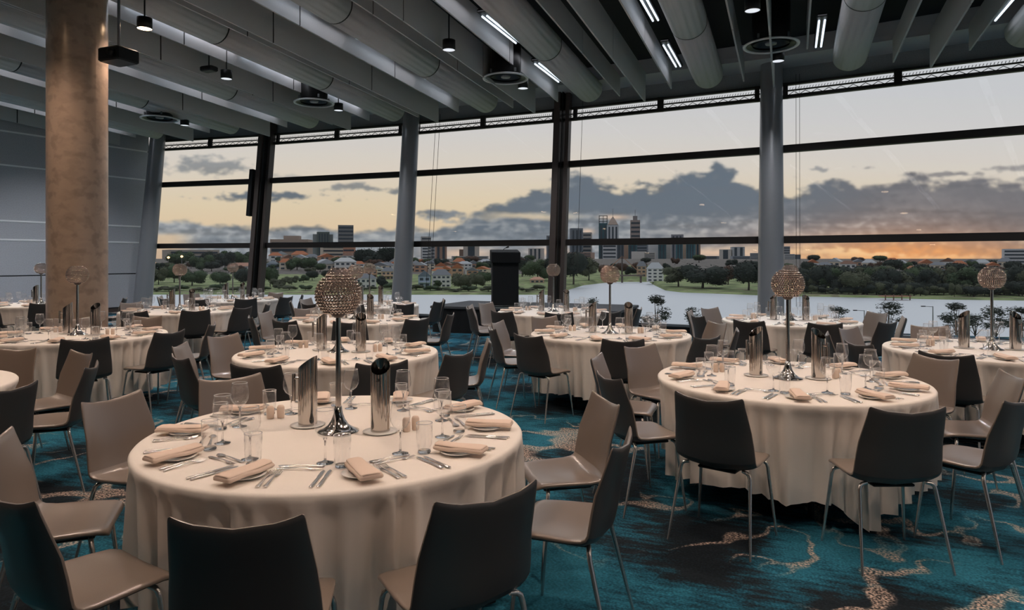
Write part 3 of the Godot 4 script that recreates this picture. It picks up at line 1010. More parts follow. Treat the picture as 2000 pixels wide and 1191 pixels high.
	lathe(st, [Vector2(0, 0.56), Vector2(0.02, 0.56), Vector2(0.036, 0.575), Vector2(0.036, 0.584), Vector2(0, 0.584)], 24)
	shapes.lamp_cup = done(st)
	st = start()
	var wires := start()
	var rows := 13
	for j in rows:
		var y := 0.588 + 0.176 * j / (rows - 1.0)
		var r := sqrt(maxf(0.0, 0.108 * 0.108 - pow(y - 0.672, 2)))
		var count := int(TAU * r / 0.0158)
		var ring := []
		for k in count:
			var t := TAU * (k + 0.5 * (j % 2)) / count
			var c := Vector3(r * cos(t), y, r * sin(t))
			ring.append(c)
			bead(st, c, 0.0068, Basis(Vector3.UP, -t + 0.4 * sin(k * 2.1 + j)))
		ring.append(ring[0])
		for k in count:
			between(wires, ring[k], ring[k + 1], 0.0016, 0.0016)
	shapes.lamp_beads = done(st)
	shapes.lamp_wires = done(wires)

func bead(st: SurfaceTool, c: Vector3, r: float, b: Basis):      # a small polished bead, seven-sided
	st.set_smooth_group(1)
	for i in 4:
		var f := PI * i / 4.0
		var g := PI * (i + 1) / 4.0
		for k in 7:
			var t := TAU * k / 7
			var u := TAU * (k + 1) / 7
			var p := c + b * Vector3(sin(f) * cos(t), -cos(f), sin(f) * sin(t)) * r
			var q := c + b * Vector3(sin(f) * cos(u), -cos(f), sin(f) * sin(u)) * r
			var p2 := c + b * Vector3(sin(g) * cos(t), -cos(g), sin(g) * sin(t)) * r
			var q2 := c + b * Vector3(sin(g) * cos(u), -cos(g), sin(g) * sin(u)) * r
			if i == 0: tri(st, p, q2, p2)
			elif i == 3: tri(st, p, q, p2)
			else: quad(st, p, q, q2, p2)
	st.set_smooth_group(-1)

# x, depth, chair angles, place-setting start angle, detail, cloth, words that single the table out
const TABLES := [
	[-0.855, 3.36, [2, 34, 70, 104, -34, -70, -106, -137], 2, 2, 0, "the mid-hall table farthest from the windows"],
	[1.96, 4.85, [-39, 2, 35, 75, 108, -73, -110, -143], -1, 2, 3, "the table with a pointed cloth corner"],
	[-1.59, 6.25, [-10, 27, 58, 94, -46, -82, -113], -10, 2, 1, "the second mid-hall table towards the windows"],
	[-4.31, 4.42, [110, 176, 74, -150, 145], 2, 1, 2, "the tan-column-row table farthest from windows"],
	[-4.87, 7.65, [-3, 35, 69, 105, -40, -145, 178], -1, 2, 0, "the table beside the thick tan column"],
	[1.12, 7.8, [-44, -3, 34, 70, 106, -77, -110, -150], -3, 2, 1, "the table between stage and pointed-cloth table"],
	[3.85, 9.45, [-42, -6, 30, 66, 102, -78, -114, -146], -6, 1, 2, "the window table by round grey column"],
	[4.5, 6.4, [-48, -80, -113, -146, -12, 170], -12, 2, 1, "the window table beside leafy treetops"],
	[-2.21, 9.65, [-26, 10, 46, 82, -62, -98, -134], -26, 0, 2, "the third mid-hall table towards the windows"],
	[0.67, 11.05, [-36, 0, 34, 70, -72, -98, -126], 0, 0, 0, "the table beside the black lectern stage"],
	[-5.5, 11.3, [0, 35, 66, 100, -38, -78, -120], 0, 0, 1, "the table between tan and leaning columns"],
	[-2.65, 12.7, [0, 36, 72, 100, -36, -72, -108, -145], 0, 0, 0, "the mid-hall table closest to the windows"],
	[-5.85, 14.3, [-4, 32, 68, 104, -40, -76, -120, 160], 0, 0, 2, "the window table by the blind-box post"],
	[-8.9, 12.9, [0, 36, 72, -36, -72, -108, 110], 0, 0, 1, "the table between column and panelled wall"]]

func build_tables():
	var linen := mat("white linen", Color8(236, 229, 221), 0.85)
	linen.heightmap_enabled = true
	linen.heightmap_texture = noise_map(0.02, 512, 4)
	linen.heightmap_scale = 0.08
	linen.uv1_triplanar = true
	linen.uv1_scale = Vector3.ONE * 1.4
	mat("napkin cloth", Color8(228, 206, 190), 0.9)
	mat("china", Color8(238, 236, 232), 0.18)
	mat("cutlery", Color8(228, 225, 222), 0.26, 1.0)
	mat("chair leg metal", Color8(206, 203, 200), 0.24, 0.9)
	pane_material("thin glass", 0.012)
	pane_material("painted rim glint", 0.45)  # whitened ring standing in for the bright reflection along a glass edge
	var gw := pane_material("solid glass", 0.0)
	gw.refraction_enabled = true
	gw.refraction_scale = 0.05
	mat("shaker china", Color8(226, 205, 188), 0.3)
	var bead_m := mat("cut glass beads", Color8(196, 178, 166), 0.05, 1.0)
	mat("jug steel", Color8(190, 184, 178), 0.1, 1.0)
	tableware_shapes()
	var cloths := [cloth_mesh(1, 0.0), cloth_mesh(2, 0.0), cloth_mesh(3, 0.0), cloth_mesh(4, 1.0)]
	var chair0: Node3D = null
	for t in TABLES:
		var middle := cam(t[0], t[1])
		var words: String = t[6]
		var o := base("round_table", middle, rng.randf() * 1.5)
		var st := start()
		lathe(st, [Vector2(0, 0.715), Vector2(0.88, 0.715), Vector2(0.89, 0.725), Vector2(0.89, 0.742), Vector2(0.885, 0.748), Vector2(0, 0.748)], 48)
		put("tabletop", done(st) if not shapes.has("tabletop") else shapes.tabletop, mats["dark frame"], o)
		for k in 4:
			if not shapes.has("table_leg"):
				st = start()
				tube(st, [Vector3(0, 0, 0), Vector3(0, 0.715, 0)], 0.02, 10)
				shapes.table_leg = done(st)
			put("leg", shapes.table_leg, mats["black metal"], o, Vector3(0.62 * cos(TAU * k / 4), 0, 0.62 * sin(TAU * k / 4)))
		tag(o, "round banquet table under its long cloth, " + words, "table", "round banquet tables")
		var turn: float = -YAW * 0 + t[3] * 0.3
		if t[5] == 3:
			turn = YAW + 0.32       # the pointed corner faces the camera
		tag(put("tablecloth", cloths[t[5]], linen, null, middle, turn), "white floor-length cloth on " + words, "tablecloth", "white tablecloths")
		for a in t[2]:
			var th := deg_to_rad(a)
			var far := 1.145 + rng.randf_range(-0.005, 0.03)
			var p := cam(t[0] + sin(th) * far, t[1] - cos(th) * far)
			var face := atan2(middle.x - p.x, middle.z - p.z) + rng.randf_range(-0.02, 0.02)
			if chair0 == null:
				chair0 = make_chair()
				chair0.position = p
				chair0.rotation.y = face
			else:
				copy_chair(chair0, p, face)
			tag(get_child(get_child_count() - 1), "taupe leather chair on the %s side of %s" % [side_of(p - middle), words], "chair", "chairs at " + words)
		lay_table(t, words)

func side_of(d: Vector3) -> String:
	if absf(d.z) > absf(d.x): return "window" if d.z < 0.0 else "inner-hall"
	return "grey-wall" if d.x < 0.0 else "open-hall"

func copy_chair(o: Node3D, at: Vector3, turn: float):
	var c: Node3D = o.duplicate()
	c.name = numbered("dining_chair")
	add_child(c)
	c.position = at
	c.rotation.y = turn

func lay_table(t: Array, words: String):
	var tx: float = t[0]
	var tz: float = t[1]
	var y := TABLE_Y + 0.0008
	var spot := func(x: float, z: float, h := 0.0) -> Vector3: return cam(tx + x, tz + z, y + h)
	# lamp, two jugs on saucers, two pairs of shakers
	var o := base("bead_lamp", spot.call(0, 0), rng.randf() * 3.0)
	put("foot", shapes.lamp_foot, mats["chrome"], o)
	put("pole", shapes.lamp_pole, mats["chrome"], o)
	put("cup", shapes.lamp_cup, mats["dark frame"], o)
	var globe := put("globe", shapes.lamp_wires, mats["chrome"], o)
	tag(put("beads", shapes.lamp_beads, mats["cut glass beads"], globe), "globe of cut crystal beads", "", "", "stuff")
	tag(o, "tall chrome table lamp with crystal bead globe on " + words, "table lamp", "bead lamps")
	var k := 0
	for q in [[-0.185, 0.115], [0.21, -0.015]]:
		tag(put("saucer", shapes.saucer, mats["china"], null, spot.call(q[0], q[1])), "white saucer under a steel jug on " + words, "saucer", "jug saucers on " + words)
		o = base("water_jug", spot.call(q[0], q[1], 0.0077), -YAW * 0.0 + [0.5, 2.2][k] + rng.randf_range(-0.4, 0.4))
		put("body", shapes.jug, mats["jug steel"], o)
		put("handle", shapes.jug_handle, mats["jug steel"], o)
		tag(o, "polished steel water jug with slanted rim on " + words, "jug", "water jugs on " + words)
		k += 1
	for q in [[-0.43, 0.27], [-0.38, 0.285], [0.335, 0.0], [0.375, 0.035]]:
		tag(put("shaker", shapes.shaker, mats["shaker china"], null, spot.call(q[0], q[1])), "small cream china shaker on " + words, "shaker", "shakers on " + words)
	# ten place settings
	for i in 10:
		var th := deg_to_rad(t[3] + 36.0 * i)
		var out := Vector2(sin(th), -cos(th))
		var right := Vector2(cos(th), sin(th))
		var place := func(a: float, r: float, h := 0.0) -> Vector3:
			var v := out * r + right * a
			return spot.call(v.x, v.y, h)
		var seen: Vector3 = place.call(0.0, 0.7)
		var depth := -sin(YAW) * seen.x - cos(YAW) * seen.z
		var across := cos(YAW) * seen.x - sin(YAW) * seen.z
		if absf(across) > depth * 0.77: continue
		var c0 := cam(0, 0)
		var dirn := cam(-out.x, -out.y) - c0
		var inward := atan2(dirn.x, dirn.z)
		var j := func(s: float) -> float: return rng.randf_range(-s, s)
		var da: float = j.call(0.012)
		var on: String = "%s side of %s" % [side_of(seen - spot.call(0, 0)), words]
		tag(put("bread_plate", shapes.plate, mats["china"], null, place.call(-0.212 + da, 0.7)), "small white bread plate, " + on, "plate", "bread plates on " + words)
		tag(put("napkin", shapes.napkin, mats["napkin cloth"], null, place.call(-0.212 + da, 0.715, 0.0148), inward + j.call(0.5)), "rolled pale peach napkin, " + on, "napkin", "napkins on " + words)
		tag(glass("wine_glass", place.call(0.05 + j.call(0.01), 0.525 + j.call(0.01)), true), "clear stemmed wine glass, " + on, "wine glass", "wine glasses on " + words)
		tag(glass("tumbler", place.call(0.138 + j.call(0.008), 0.58 + j.call(0.01)), false), "clear water tumbler, " + on, "tumbler", "tumblers on " + words)
		if t[4] > 0:
			for a in [-0.118, -0.09]:
				tag(put("fork", shapes.fork, mats["cutlery"], null, place.call(a, 0.735 + j.call(0.008)), inward + j.call(0.02)), "steel dinner fork, " + on, "fork", "dinner forks on " + words)
			for a in [0.082, 0.108]:
				knife(place.call(a, 0.735 + j.call(0.008)), inward + j.call(0.02), words, on)
		if t[4] > 1:
			tag(put("spoon", shapes.spoon, mats["cutlery"], null, place.call(-0.02, 0.575), inward + PI / 2 + j.call(0.05)), "crosswise steel dessert spoon, " + on, "spoon", "dessert spoons on " + words)
			tag(put("dessert_fork", shapes.dessert_fork, mats["cutlery"], null, place.call(-0.02, 0.614), inward - PI / 2 + j.call(0.05)), "crosswise steel dessert fork, " + on, "fork", "dessert forks on " + words)

func glass(called: String, at: Vector3, stemmed: bool) -> Node3D:
	var o := base(called, at)
	if stemmed:
		var b := put("bowl", shapes.wine_bowl, mats["thin glass"], o)
		put("rim", shapes.wine_rim_glint, mats["painted rim glint"], b)
		put("stem", shapes.wine_stem, mats["solid glass"], o)
	else:
		var w := put("wall", shapes.tumbler, mats["thin glass"], o)
		put("rim", shapes.tumbler_rim_glint, mats["painted rim glint"], w)
		put("base", shapes.tumbler_base, mats["solid glass"], o)
	return o

func knife(at: Vector3, turn: float, words: String, on: String):
	var o := base("table_knife", at, turn)
	put("handle", shapes.knife_handle, mats["cutlery"], o)
	var b := put("blade", shapes.knife_blade, mats["cutlery"], o, Vector3(0, 0.0035, 0))
	b.rotation.x = PI / 2
	tag(o, "steel table knife, " + on, "knife", "table knives on " + words)

func build_stage():
	var o := base("stage_platform", Vector3(-5.22, 0, -14.18))
	var st := start()
	soft_box(st, Vector3(0, 0.55, 0), Vector3(4.2, 0.06, 1.96), 0.01)
	put("deck", done(st), textured(mat("stage carpet", Color8(84, 86, 90), 0.95), speckle(Color8(250, 250, 250), 0.15), 0.2, 0.5), o)
	var skirt := mat("black skirt", Color8(20, 22, 25), 0.9)
	st = start()
	st.set_smooth_group(8)
	var path := []
	for i in 161:
		var s := i / 160.0 * 7.88
		var p := Vector3(-2.06, 0, -0.94 + s) if s < 1.88 else Vector3(-2.06 + (s - 1.88), 0, 0.94) if s < 6.0 else Vector3(2.06, 0, 0.94 - (s - 6.0))
		path.append(p + Vector3(sin(i * 1.3) * 0.012, 0, sin(i * 1.3) * 0.012))
	for i in 160:
		quad(st, path[i], path[i] + Vector3(0, 0.525, 0), path[i + 1] + Vector3(0, 0.525, 0), path[i + 1])
	put("pleated_skirt", done(st), skirt, o)
	tag(o, "low black skirted stage with grey deck by the windows", "stage")
	o = base("lectern", at_px(986, 14.7, 0.582), YAW + 0.12)
	st = start()
	soft_box(st, Vector3(0, 0.52, 0), Vector3(0.56, 1.0, 0.34), 0.012)
	put("body", done(st), skirt, o)
	st = start()
	soft_box(st, Vector3(0, 0.015, 0), Vector3(0.6, 0.03, 0.42), 0.008)
	put("plinth", done(st), mats["black metal"], o)
	st = start()
	soft_box(st, Vector3(0, 1.08, 0.03), Vector3(0.62, 0.24, 0.44), 0.015, Basis(Vector3.RIGHT, 0.14))
	put("reading_head", done(st), skirt, o)
	st = start()
	soft_box(st, Vector3(0.33, 1.03, -0.08), Vector3(0.22, 0.04, 0.3), 0.008, Basis(Vector3.BACK, -0.25))
	put("side_shelf", done(st), mats["dark frame"], o)
	st = start()
	tube(st, [Vector3(-0.05, 1.17, 0), Vector3(-0.03, 1.23, 0), Vector3(0.04, 1.27, -0.05)], 0.008, 8)
	put("microphone_neck", done(st), mats["black metal"], o)
	st = start()
	tube(st, [Vector3(0.04, 1.27, -0.05), Vector3(0.09, 1.285, -0.08)], [0.014, 0.018], 10)
	put("microphone", done(st), mats["black metal"], o)
	tag(o, "black lectern with a slanted head and microphone on the stage", "lectern")

# ------------------------------------------------------------------ across the river
const SHORE := [[-2500, 200.0], [300, 193.0], [1085, 192.0], [1105, 215.0], [1140, 262.0], [1200, 300.0], [1268, 300.0], [1290, 222.0], [1330, 206.0], [1500, 187.0], [1700, 177.0], [1850, 169.0], [2000, 165.0], [4500, 160.0]]

func build_land():
	var grass := mat("far grass", Color.WHITE, 0.95)
	textured(grass, [[0.25, Color8(98, 112, 70)], [0.5, Color8(132, 148, 96)], [0.7, Color8(150, 162, 112)], [0.8, Color8(120, 116, 88)]], 0.01, 60.0, 0.0, 5)
	var st := start()
	st.set_smooth_group(1)
	var cols := []
	for px in range(-2500, 4501, 50): cols.append(float(px))
	for px in [1085, 1095, 1115, 1140, 1170, 1225, 1268, 1280, 1310, 1330]: cols.append(float(px))
	cols.sort()
	var rows := [0.985, 1.0, 1.012, 1.03, 1.1, 1.2, 1.4, 1.8, 2.4, 3.2, 4.5, 7.0, 12.0, 30.0]
	var pts := []
	for px in cols:
		var line := []
		var s := poly_y(SHORE, px)
		for r in rows:
			var d: float = s * r
			var h := land(d)
			if r < 1.0: h = WATER - 0.6
			elif r == 1.0: h = WATER + 0.12
			elif r < 1.02: h = WATER + 0.55
			line.append(at_px(px, d, h))
		pts.append(line)
	var town := start()
	town.set_smooth_group(1)
	for i in pts.size() - 1:
		for j in rows.size() - 1:
			quad(st if j < 7 else town, pts[i][j], pts[i][j + 1], pts[i + 1][j + 1], pts[i + 1][j])
	structure(put("far_ground", done(st), grass), "grassy far bank of the river")
	structure(put("town_ground", done(town), textured(mat("town ground", Color8(120, 114, 108), 0.95), speckle(Color8(235, 235, 235), 0.3), 0.03, 90.0)), "grey brown built-up land beyond the bank")
	st = start()
	for i in pts.size() - 1:
		var a: Vector3 = pts[i][1]
		var b: Vector3 = pts[i + 1][1]
		quad(st, a + Vector3(0, -0.7, 0), pts[i][2] + Vector3(0, 0.05, 0), pts[i + 1][2] + Vector3(0, 0.05, 0), b + Vector3(0, -0.7, 0))
	structure(put("far_shore", done(st), textured(mat("shore stone", Color8(150, 134, 116), 0.95), speckle(Color8(235, 235, 235), 0.3), 0.05, 12.0)), "pale stone edging along the far bank")
	var water := mat("river water", Color8(222, 227, 232), 0.45, 1.0)
	water.heightmap_enabled = true
	water.heightmap_texture = noise_map(0.03, 512, 4)
	water.heightmap_scale = 12.0
	water.uv1_triplanar = true
	water.uv1_world_triplanar = true
	water.uv1_scale = Vector3.ONE / 9.0
	st = start()
	var a := cam(-900, 40, WATER)
	quad(st, a, cam(-900, 420, WATER), cam(900, 420, WATER), cam(900, 40, WATER))
	structure(put("river_water", done(st), water), "calm bright river reflecting the dusk sky")
	st = start()
	quad(st, cam(-300, 18, -7.4), cam(-300, 80, -7.5), cam(300, 80, -7.5), cam(300, 18, -7.4))
	quad(st, cam(-300, 80, -7.5), cam(-300, 84, -8.6), cam(300, 84, -8.6), cam(300, 80, -7.5))
	structure(put("near_ground", done(st), grass), "grassy near bank below the windows")

func leaf_crown(seed_: int, blobs: Array, leaves: int, size: float, inner := true) -> ArrayMesh:   # blobs of [x, y, z, radius], tree one metre tall
	var r := RandomNumberGenerator.new()
	r.seed = seed_
	var n := FastNoiseLite.new()
	n.seed = seed_; n.frequency = 2.2
	var st := start()
	if inner:
		st.set_smooth_group(1)
		for b in blobs:
			var c := Vector3(b[0], b[1], b[2])
			var grid := []
			for i in 9:
				var row := []
				for k in 12:
					var f := PI * i / 8.0
					var t := TAU * k / 12.0
					var d := Vector3(sin(f) * cos(t), -cos(f), sin(f) * sin(t))
					row.append(c + d * b[3] * (0.86 + 0.25 * n.get_noise_3dv((c + d * b[3]) * 4.0)))
				grid.append(row)
			for i in 8:
				for k in 12:
					quad(st, grid[i][k], grid[i][(k + 1) % 12], grid[i + 1][(k + 1) % 12], grid[i + 1][k])
	st.set_smooth_group(-1)
	for i in leaves:
		var b: Array = blobs[r.randi() % blobs.size()]
		var d := Vector3(r.randfn(), r.randfn(), r.randfn()).normalized()
		var rad: float = b[3] * (r.randf_range(0.86, 1.12) if inner else pow(r.randf(), 0.45) * 1.1)
		var c := Vector3(b[0], b[1], b[2]) + d * rad
		var u := Vector3(r.randfn(), r.randfn() * 0.5, r.randfn()).normalized() * size * r.randf_range(0.6, 1.3)
		var v := u.cross(d + Vector3(0.1, 0.2, 0)).normalized() * size * r.randf_range(0.35, 0.6)
		tri(st, c - u, c + v, c + u)
		tri(st, c - u, c + u, c - v)
	return done(st)

func trunk_mesh(seed_: int, blobs: Array, thick: float) -> ArrayMesh:
	var st := start()
	tube(st, [Vector3(0, -0.05, 0), Vector3(0.01, 0.15, 0), Vector3(0, 0.38, 0.01)], [thick * 1.3, thick, thick * 0.8], 7)
	for b in blobs:
		tube(st, [Vector3(0, 0.25, 0), Vector3(b[0] * 0.5, lerpf(0.3, b[1], 0.6), b[2] * 0.5), Vector3(b[0], b[1], b[2])], [thick * 0.6, thick * 0.4, thick * 0.15], 5)
	return done(st)

func build_trees():
	var kinds := []
	var r := RandomNumberGenerator.new()
	r.seed = 5
	for k in 4:
		var blobs := []
		for i in [7, 9, 6, 8][k]:
			var t: float = TAU * i / 6.0 + r.randf()
			var far: float = [0.2, 0.36, 0.12, 0.27][k] * (r.randf_range(0.7, 1.15) if i > 0 else 0.0)
			blobs.append([far * cos(t), [0.46, 0.44, 0.46, 0.54][k] + r.randf_range(-0.2, 0.24), far * sin(t), [0.26, 0.27, 0.22, 0.2][k] * r.randf_range(0.75, 1.15)])
		var wide := 0.0
		var tall := 0.0
		for b in blobs:
			wide = maxf(wide, Vector2(b[0], b[2]).length() + b[3])
			tall = maxf(tall, b[1] + b[3])
		kinds.append([leaf_crown(40 + k, blobs, 1500, 0.045), trunk_mesh(k, blobs, 0.025), wide * 1.9, tall * 1.02])
	var bark := mat("bark", Color8(84, 74, 66), 0.95)
	var greens := {
		"dark": [mat("dark leaves", Color8(46, 58, 50), 0.9), "dark evergreen tree"], "green": [mat("green leaves", Color8(74, 94, 62), 0.9), "mid green leafy tree"],
		"olive": [mat("olive leaves", Color8(94, 100, 76), 0.9), "grey green olive toned tree"], "rust": [mat("rust leaves", Color8(98, 74, 60), 0.9), "rusty brown autumn tree"]}
	for key in greens: textured(greens[key][0], speckle(Color8(235, 235, 235), 0.3), 0.06, 6.0)
	var spots := []     # px, base row, height px, width px, colour, kind
	spots.append_array([[1372, 563, 48, 112, "dark", 1], [1462, 567, 60, 66, "dark", 0], [1325, 560, 40, 60, "olive", 3], [1422, 556, 38, 40, "rust", 3], [1445, 550, 30, 30, "rust", 0], [735, 522, 40, 62, "dark", 1], [705, 520, 34, 30, "dark", 0], [760, 520, 38, 40, "dark", 0],
		[1050, 548, 44, 66, "green", 1], [1020, 540, 40, 40, "dark", 0], [1085, 548, 50, 50, "dark", 0], [1120, 566, 66, 60, "dark", 0], [1150, 560, 46, 46, "olive", 3], [900, 566, 34, 50, "olive", 1], [930, 562, 30, 40, "olive", 1], [945, 556, 26, 36, "green", 0], [855, 563, 16, 18, "green", 2],
		[580, 527, 26, 44, "green", 1], [605, 530, 28, 36, "green", 0], [625, 532, 18, 24, "green", 0], [640, 545, 18, 24, "dark", 0], [610, 548, 20, 26, "dark", 0], [593, 552, 16, 24, "green", 1], [570, 556, 18, 30, "olive", 1], [545, 562, 20, 36, "olive", 1], [650, 560, 18, 36, "olive", 1], [690, 566, 16, 40, "olive", 1], [528, 560, 40, 30, "green", 0], [745, 562, 24, 26, "dark", 2],
		[430, 560, 30, 40, "green", 0], [490, 560, 40, 60, "dark", 1], [470, 552, 30, 44, "green", 1], [375, 558, 34, 60, "green", 1], [340, 552, 38, 50, "green", 1], [310, 556, 36, 44, "olive", 1], [395, 530, 34, 50, "green", 1], [440, 528, 38, 50, "dark", 1], [480, 524, 34, 46, "green", 1], [345, 524, 30, 40, "green", 0], [405, 520, 30, 46, "dark", 1], [360, 512, 24, 36, "green", 1], [450, 512, 24, 40, "green", 1], [490, 512, 22, 36, "dark", 1], [640, 505, 16, 30, "dark", 1], [590, 504, 14, 26, "dark", 1], [548, 512, 12, 22, "green", 1], [670, 508, 12, 34, "green", 1], [690, 507, 10, 26, "green", 1]])
	for i in 22:        # the belt of gum trees on the bank towards the sunset
		var px := 1560.0 + i * 21.5 + r.randf_range(-6, 6)
		spots.append([px, 574.0 + r.randf_range(-5, 2), r.randf_range(38, 56), r.randf_range(44, 66), ["dark", "olive", "dark", "green"][i % 4], [3, 1, 0][i % 3]])
	for i in 16:
		spots.append([1570.0 + i * 29.0 + r.randf_range(-8, 8), 540.0 + r.randf_range(-8, 6), r.randf_range(16, 30), r.randf_range(26, 44), ["dark", "rust", "dark", "green"][i % 4], i % 2])
	for i in 26:        # treetops along the skyline and between the houses
		spots.append([560.0 + i * 58.0 + r.randf_range(-18, 18), 514.0 + r.randf_range(-3, 12), r.randf_range(9, 17), r.randf_range(18, 34), ["dark", "rust", "green"][i % 3], i % 2])
	for i in 44:        # undergrowth and garden trees on the left bank
		spots.append([300.0 + i * 18.2 + r.randf_range(-8, 8), 524.0 + r.randf_range(-6, 10), r.randf_range(9, 20), r.randf_range(20, 38), ["green", "dark", "olive", "green", "rust"][i % 5], i % 2])
	for i in 30:        # shrubs along the water's edge
		var px := 300.0 + i * 27.0 + r.randf_range(-8, 8)
		if px < 1080: spots.append([px, 570.0 + r.randf_range(-5, 2), r.randf_range(6, 14), r.randf_range(22, 40), ["olive", "olive", "green"][i % 3], 1])
	for i in 24:        # the second, lower row of the belt towards the sunset
		spots.append([1665.0 + i * 15.0 + r.randf_range(-5, 5), 578.0 + r.randf_range(-3, 3), r.randf_range(18, 30), r.randf_range(28, 46), ["dark", "olive"][i % 2], i % 2])
	for i in 30:        # shrubs closing the foot of the belt
		spots.append([1565.0 + i * 15.0 + r.randf_range(-5, 5), 577.0 + r.randf_range(-6, 2), r.randf_range(12, 20), r.randf_range(24, 40), ["dark", "olive", "dark"][i % 3], 1])
	for i in 22:
		spots.append([1560.0 + i * 21.0 + r.randf_range(-6, 6), 556.0 + r.randf_range(-6, 4), r.randf_range(26, 36), r.randf_range(36, 54), ["dark", "dark", "olive"][i % 3], i % 2])
	for i in 8:
		spots.append([1180.0 + i * 17.0, 536.0 + r.randf_range(-4, 4), r.randf_range(16, 24), r.randf_range(24, 34), ["rust", "dark"][i % 2], i % 2])
	for q in spots:
		var d := minf(maxf(depth_at_row(q[1]), poly_y(SHORE, q[0]) * 1.04), 680.0)
		var o := base("tree", at_px(q[0], d, land(d)), r.randf() * TAU)
		var h: float = q[2] * d / FOCAL / kinds[q[5]][3]
		var w: float = q[3] * d / FOCAL / kinds[q[5]][2]
		o.scale = Vector3(w, h, w)
		put("crown", kinds[q[5]][0], greens[q[4]][0], o)
		put("trunk", kinds[q[5]][1], bark, o)
		tag(o, greens[q[4]][1] + " growing across the river", "tree", greens[q[4]][1] + "s across the river")
	# young trees below the windows, seen against the water
	var leafy := textured(mat("near leaves", Color8(58, 70, 58), 0.8), speckle(Color8(235, 235, 235), 0.25), 0.06, 2.0)
	leafy.backlight_enabled = true
	leafy.backlight = Color(0.25, 0.28, 0.2)
	var near := []
	for k in 3:
		var blobs := []
		for i in [9, 7, 8][k]:
			var t: float = TAU * i / 5.0 + r.randf()
			var y := r.randf_range(0.5, 0.93)
			var far := (1.0 - y) * 0.34 * r.randf_range(0.5, 1.1) + 0.02
			blobs.append([far * cos(t), y, far * sin(t), r.randf_range(0.06, 0.11)])
		near.append([leaf_crown(70 + k, blobs, [1100, 520, 800][k], 0.02, false), trunk_mesh(k, blobs, 0.009)])
	for q in [[1281, 574, 66, 0], [1162, 578, 56, 1], [1352, 597, 56, 1], [1636, 598, 72, 0], [1736, 586, 70, 2], [1868, 590, 74, 0], [1905, 612, 70, 2], [1945, 596, 76, 2], [1992, 598, 80, 0], [1856, 622, 50, 1]]:
		var d := 70.0 + 4.0 * sin(q[0])
		var top: float = EYE - (q[1] - HORIZON) * d / FOCAL
		var h := top + 7.45
		var o := base("young_tree", at_px(q[0], d, -7.45), r.randf() * TAU)
		var w: float = q[2] * d / FOCAL / 0.42
		o.scale = Vector3(w, h, w)
		put("foliage", near[q[3]][0], leafy, o)
		put("stem", near[q[3]][1], bark, o)
		tag(o, ["bushy young tree", "sparse thin young tree", "loose young tree"][q[3]] + " on the near bank against the water", "tree", "young trees on the near bank")

func colored(c: Color) -> StandardMaterial3D:
	return mat("paint %02x%02x%02x" % [c.r8, c.g8, c.b8], c, 0.8)

func scaled_box(called: String, parent: Node3D, c: Vector3, s: Vector3, m: Material) -> MeshInstance3D:
	var o := put(called, box_mesh(Vector3.ONE), m, parent, c)
	o.scale = s
	return o

func house(x0: float, x1: float, top: float, low: float, wall: Color, roof: Color, words: String, storeys := 2, gable := true, turn := 0.0):
	var d := maxf(depth_at_row(low), poly_y(SHORE, (x0 + x1) / 2) * 1.06)
	var o := base("house", at_px((x0 + x1) / 2, d, land(d) - 0.3), YAW - atan(((x0 + x1) / 2 - 1000.0) / FOCAL) + turn)
	var w := (x1 - x0) * d / FOCAL
	var total := (low - top) * d / FOCAL + 0.3
	var rise := total * (0.32 if storeys > 1 else 0.42)
	var h := total - rise
	var deep := w * 0.7
	scaled_box("walls", o, Vector3(0, h / 2, 0), Vector3(w * 0.92, h, deep * 0.92), colored(wall))
	var st := start()
	var e := 0.5
	var a := Vector3(-w * e, h, deep * e)
	var b := Vector3(w * e, h, deep * e)
	var c := Vector3(w * e, h, -deep * e)
	var f := Vector3(-w * e, h, -deep * e)
	if gable:        # ridge towards the viewer
		var r0 := Vector3(0, h + rise, deep * e)
		var r1 := Vector3(0, h + rise, -deep * e)
		quad(st, a, f, r1, r0); quad(st, b, r0, r1, c); tri(st, a, r0, b); tri(st, f, c, r1)
	else:
		var r0 := Vector3(-w * 0.2, h + rise, 0)
		var r1 := Vector3(w * 0.2, h + rise, 0)
		quad(st, a, r0, r1, b); quad(st, c, r1, r0, f); tri(st, a, f, r0); tri(st, b, r1, c)
	quad(st, a, b, c, f)
	put("roof", done(st), colored(roof), o)
	var n := clampi(int((x1 - x0) / 9.0), 2, 4)
	for k in storeys:
		for i in n:
			scaled_box("window", o, Vector3((i - (n - 1) / 2.0) * w * 0.86 / n, h * (k + 0.52) / storeys, deep * 0.46), Vector3(w * 0.5 / n, h * 0.42 / storeys, 0.15), mats["far window"])
	if storeys > 1 and rng.randf() < 0.5:
		scaled_box("balcony", o, Vector3(0, h * 0.5, deep * 0.5), Vector3(w * 0.8, 0.25, 1.4), colored(wall.lightened(0.2)))
	tag(o, words, "house", "houses across the river")

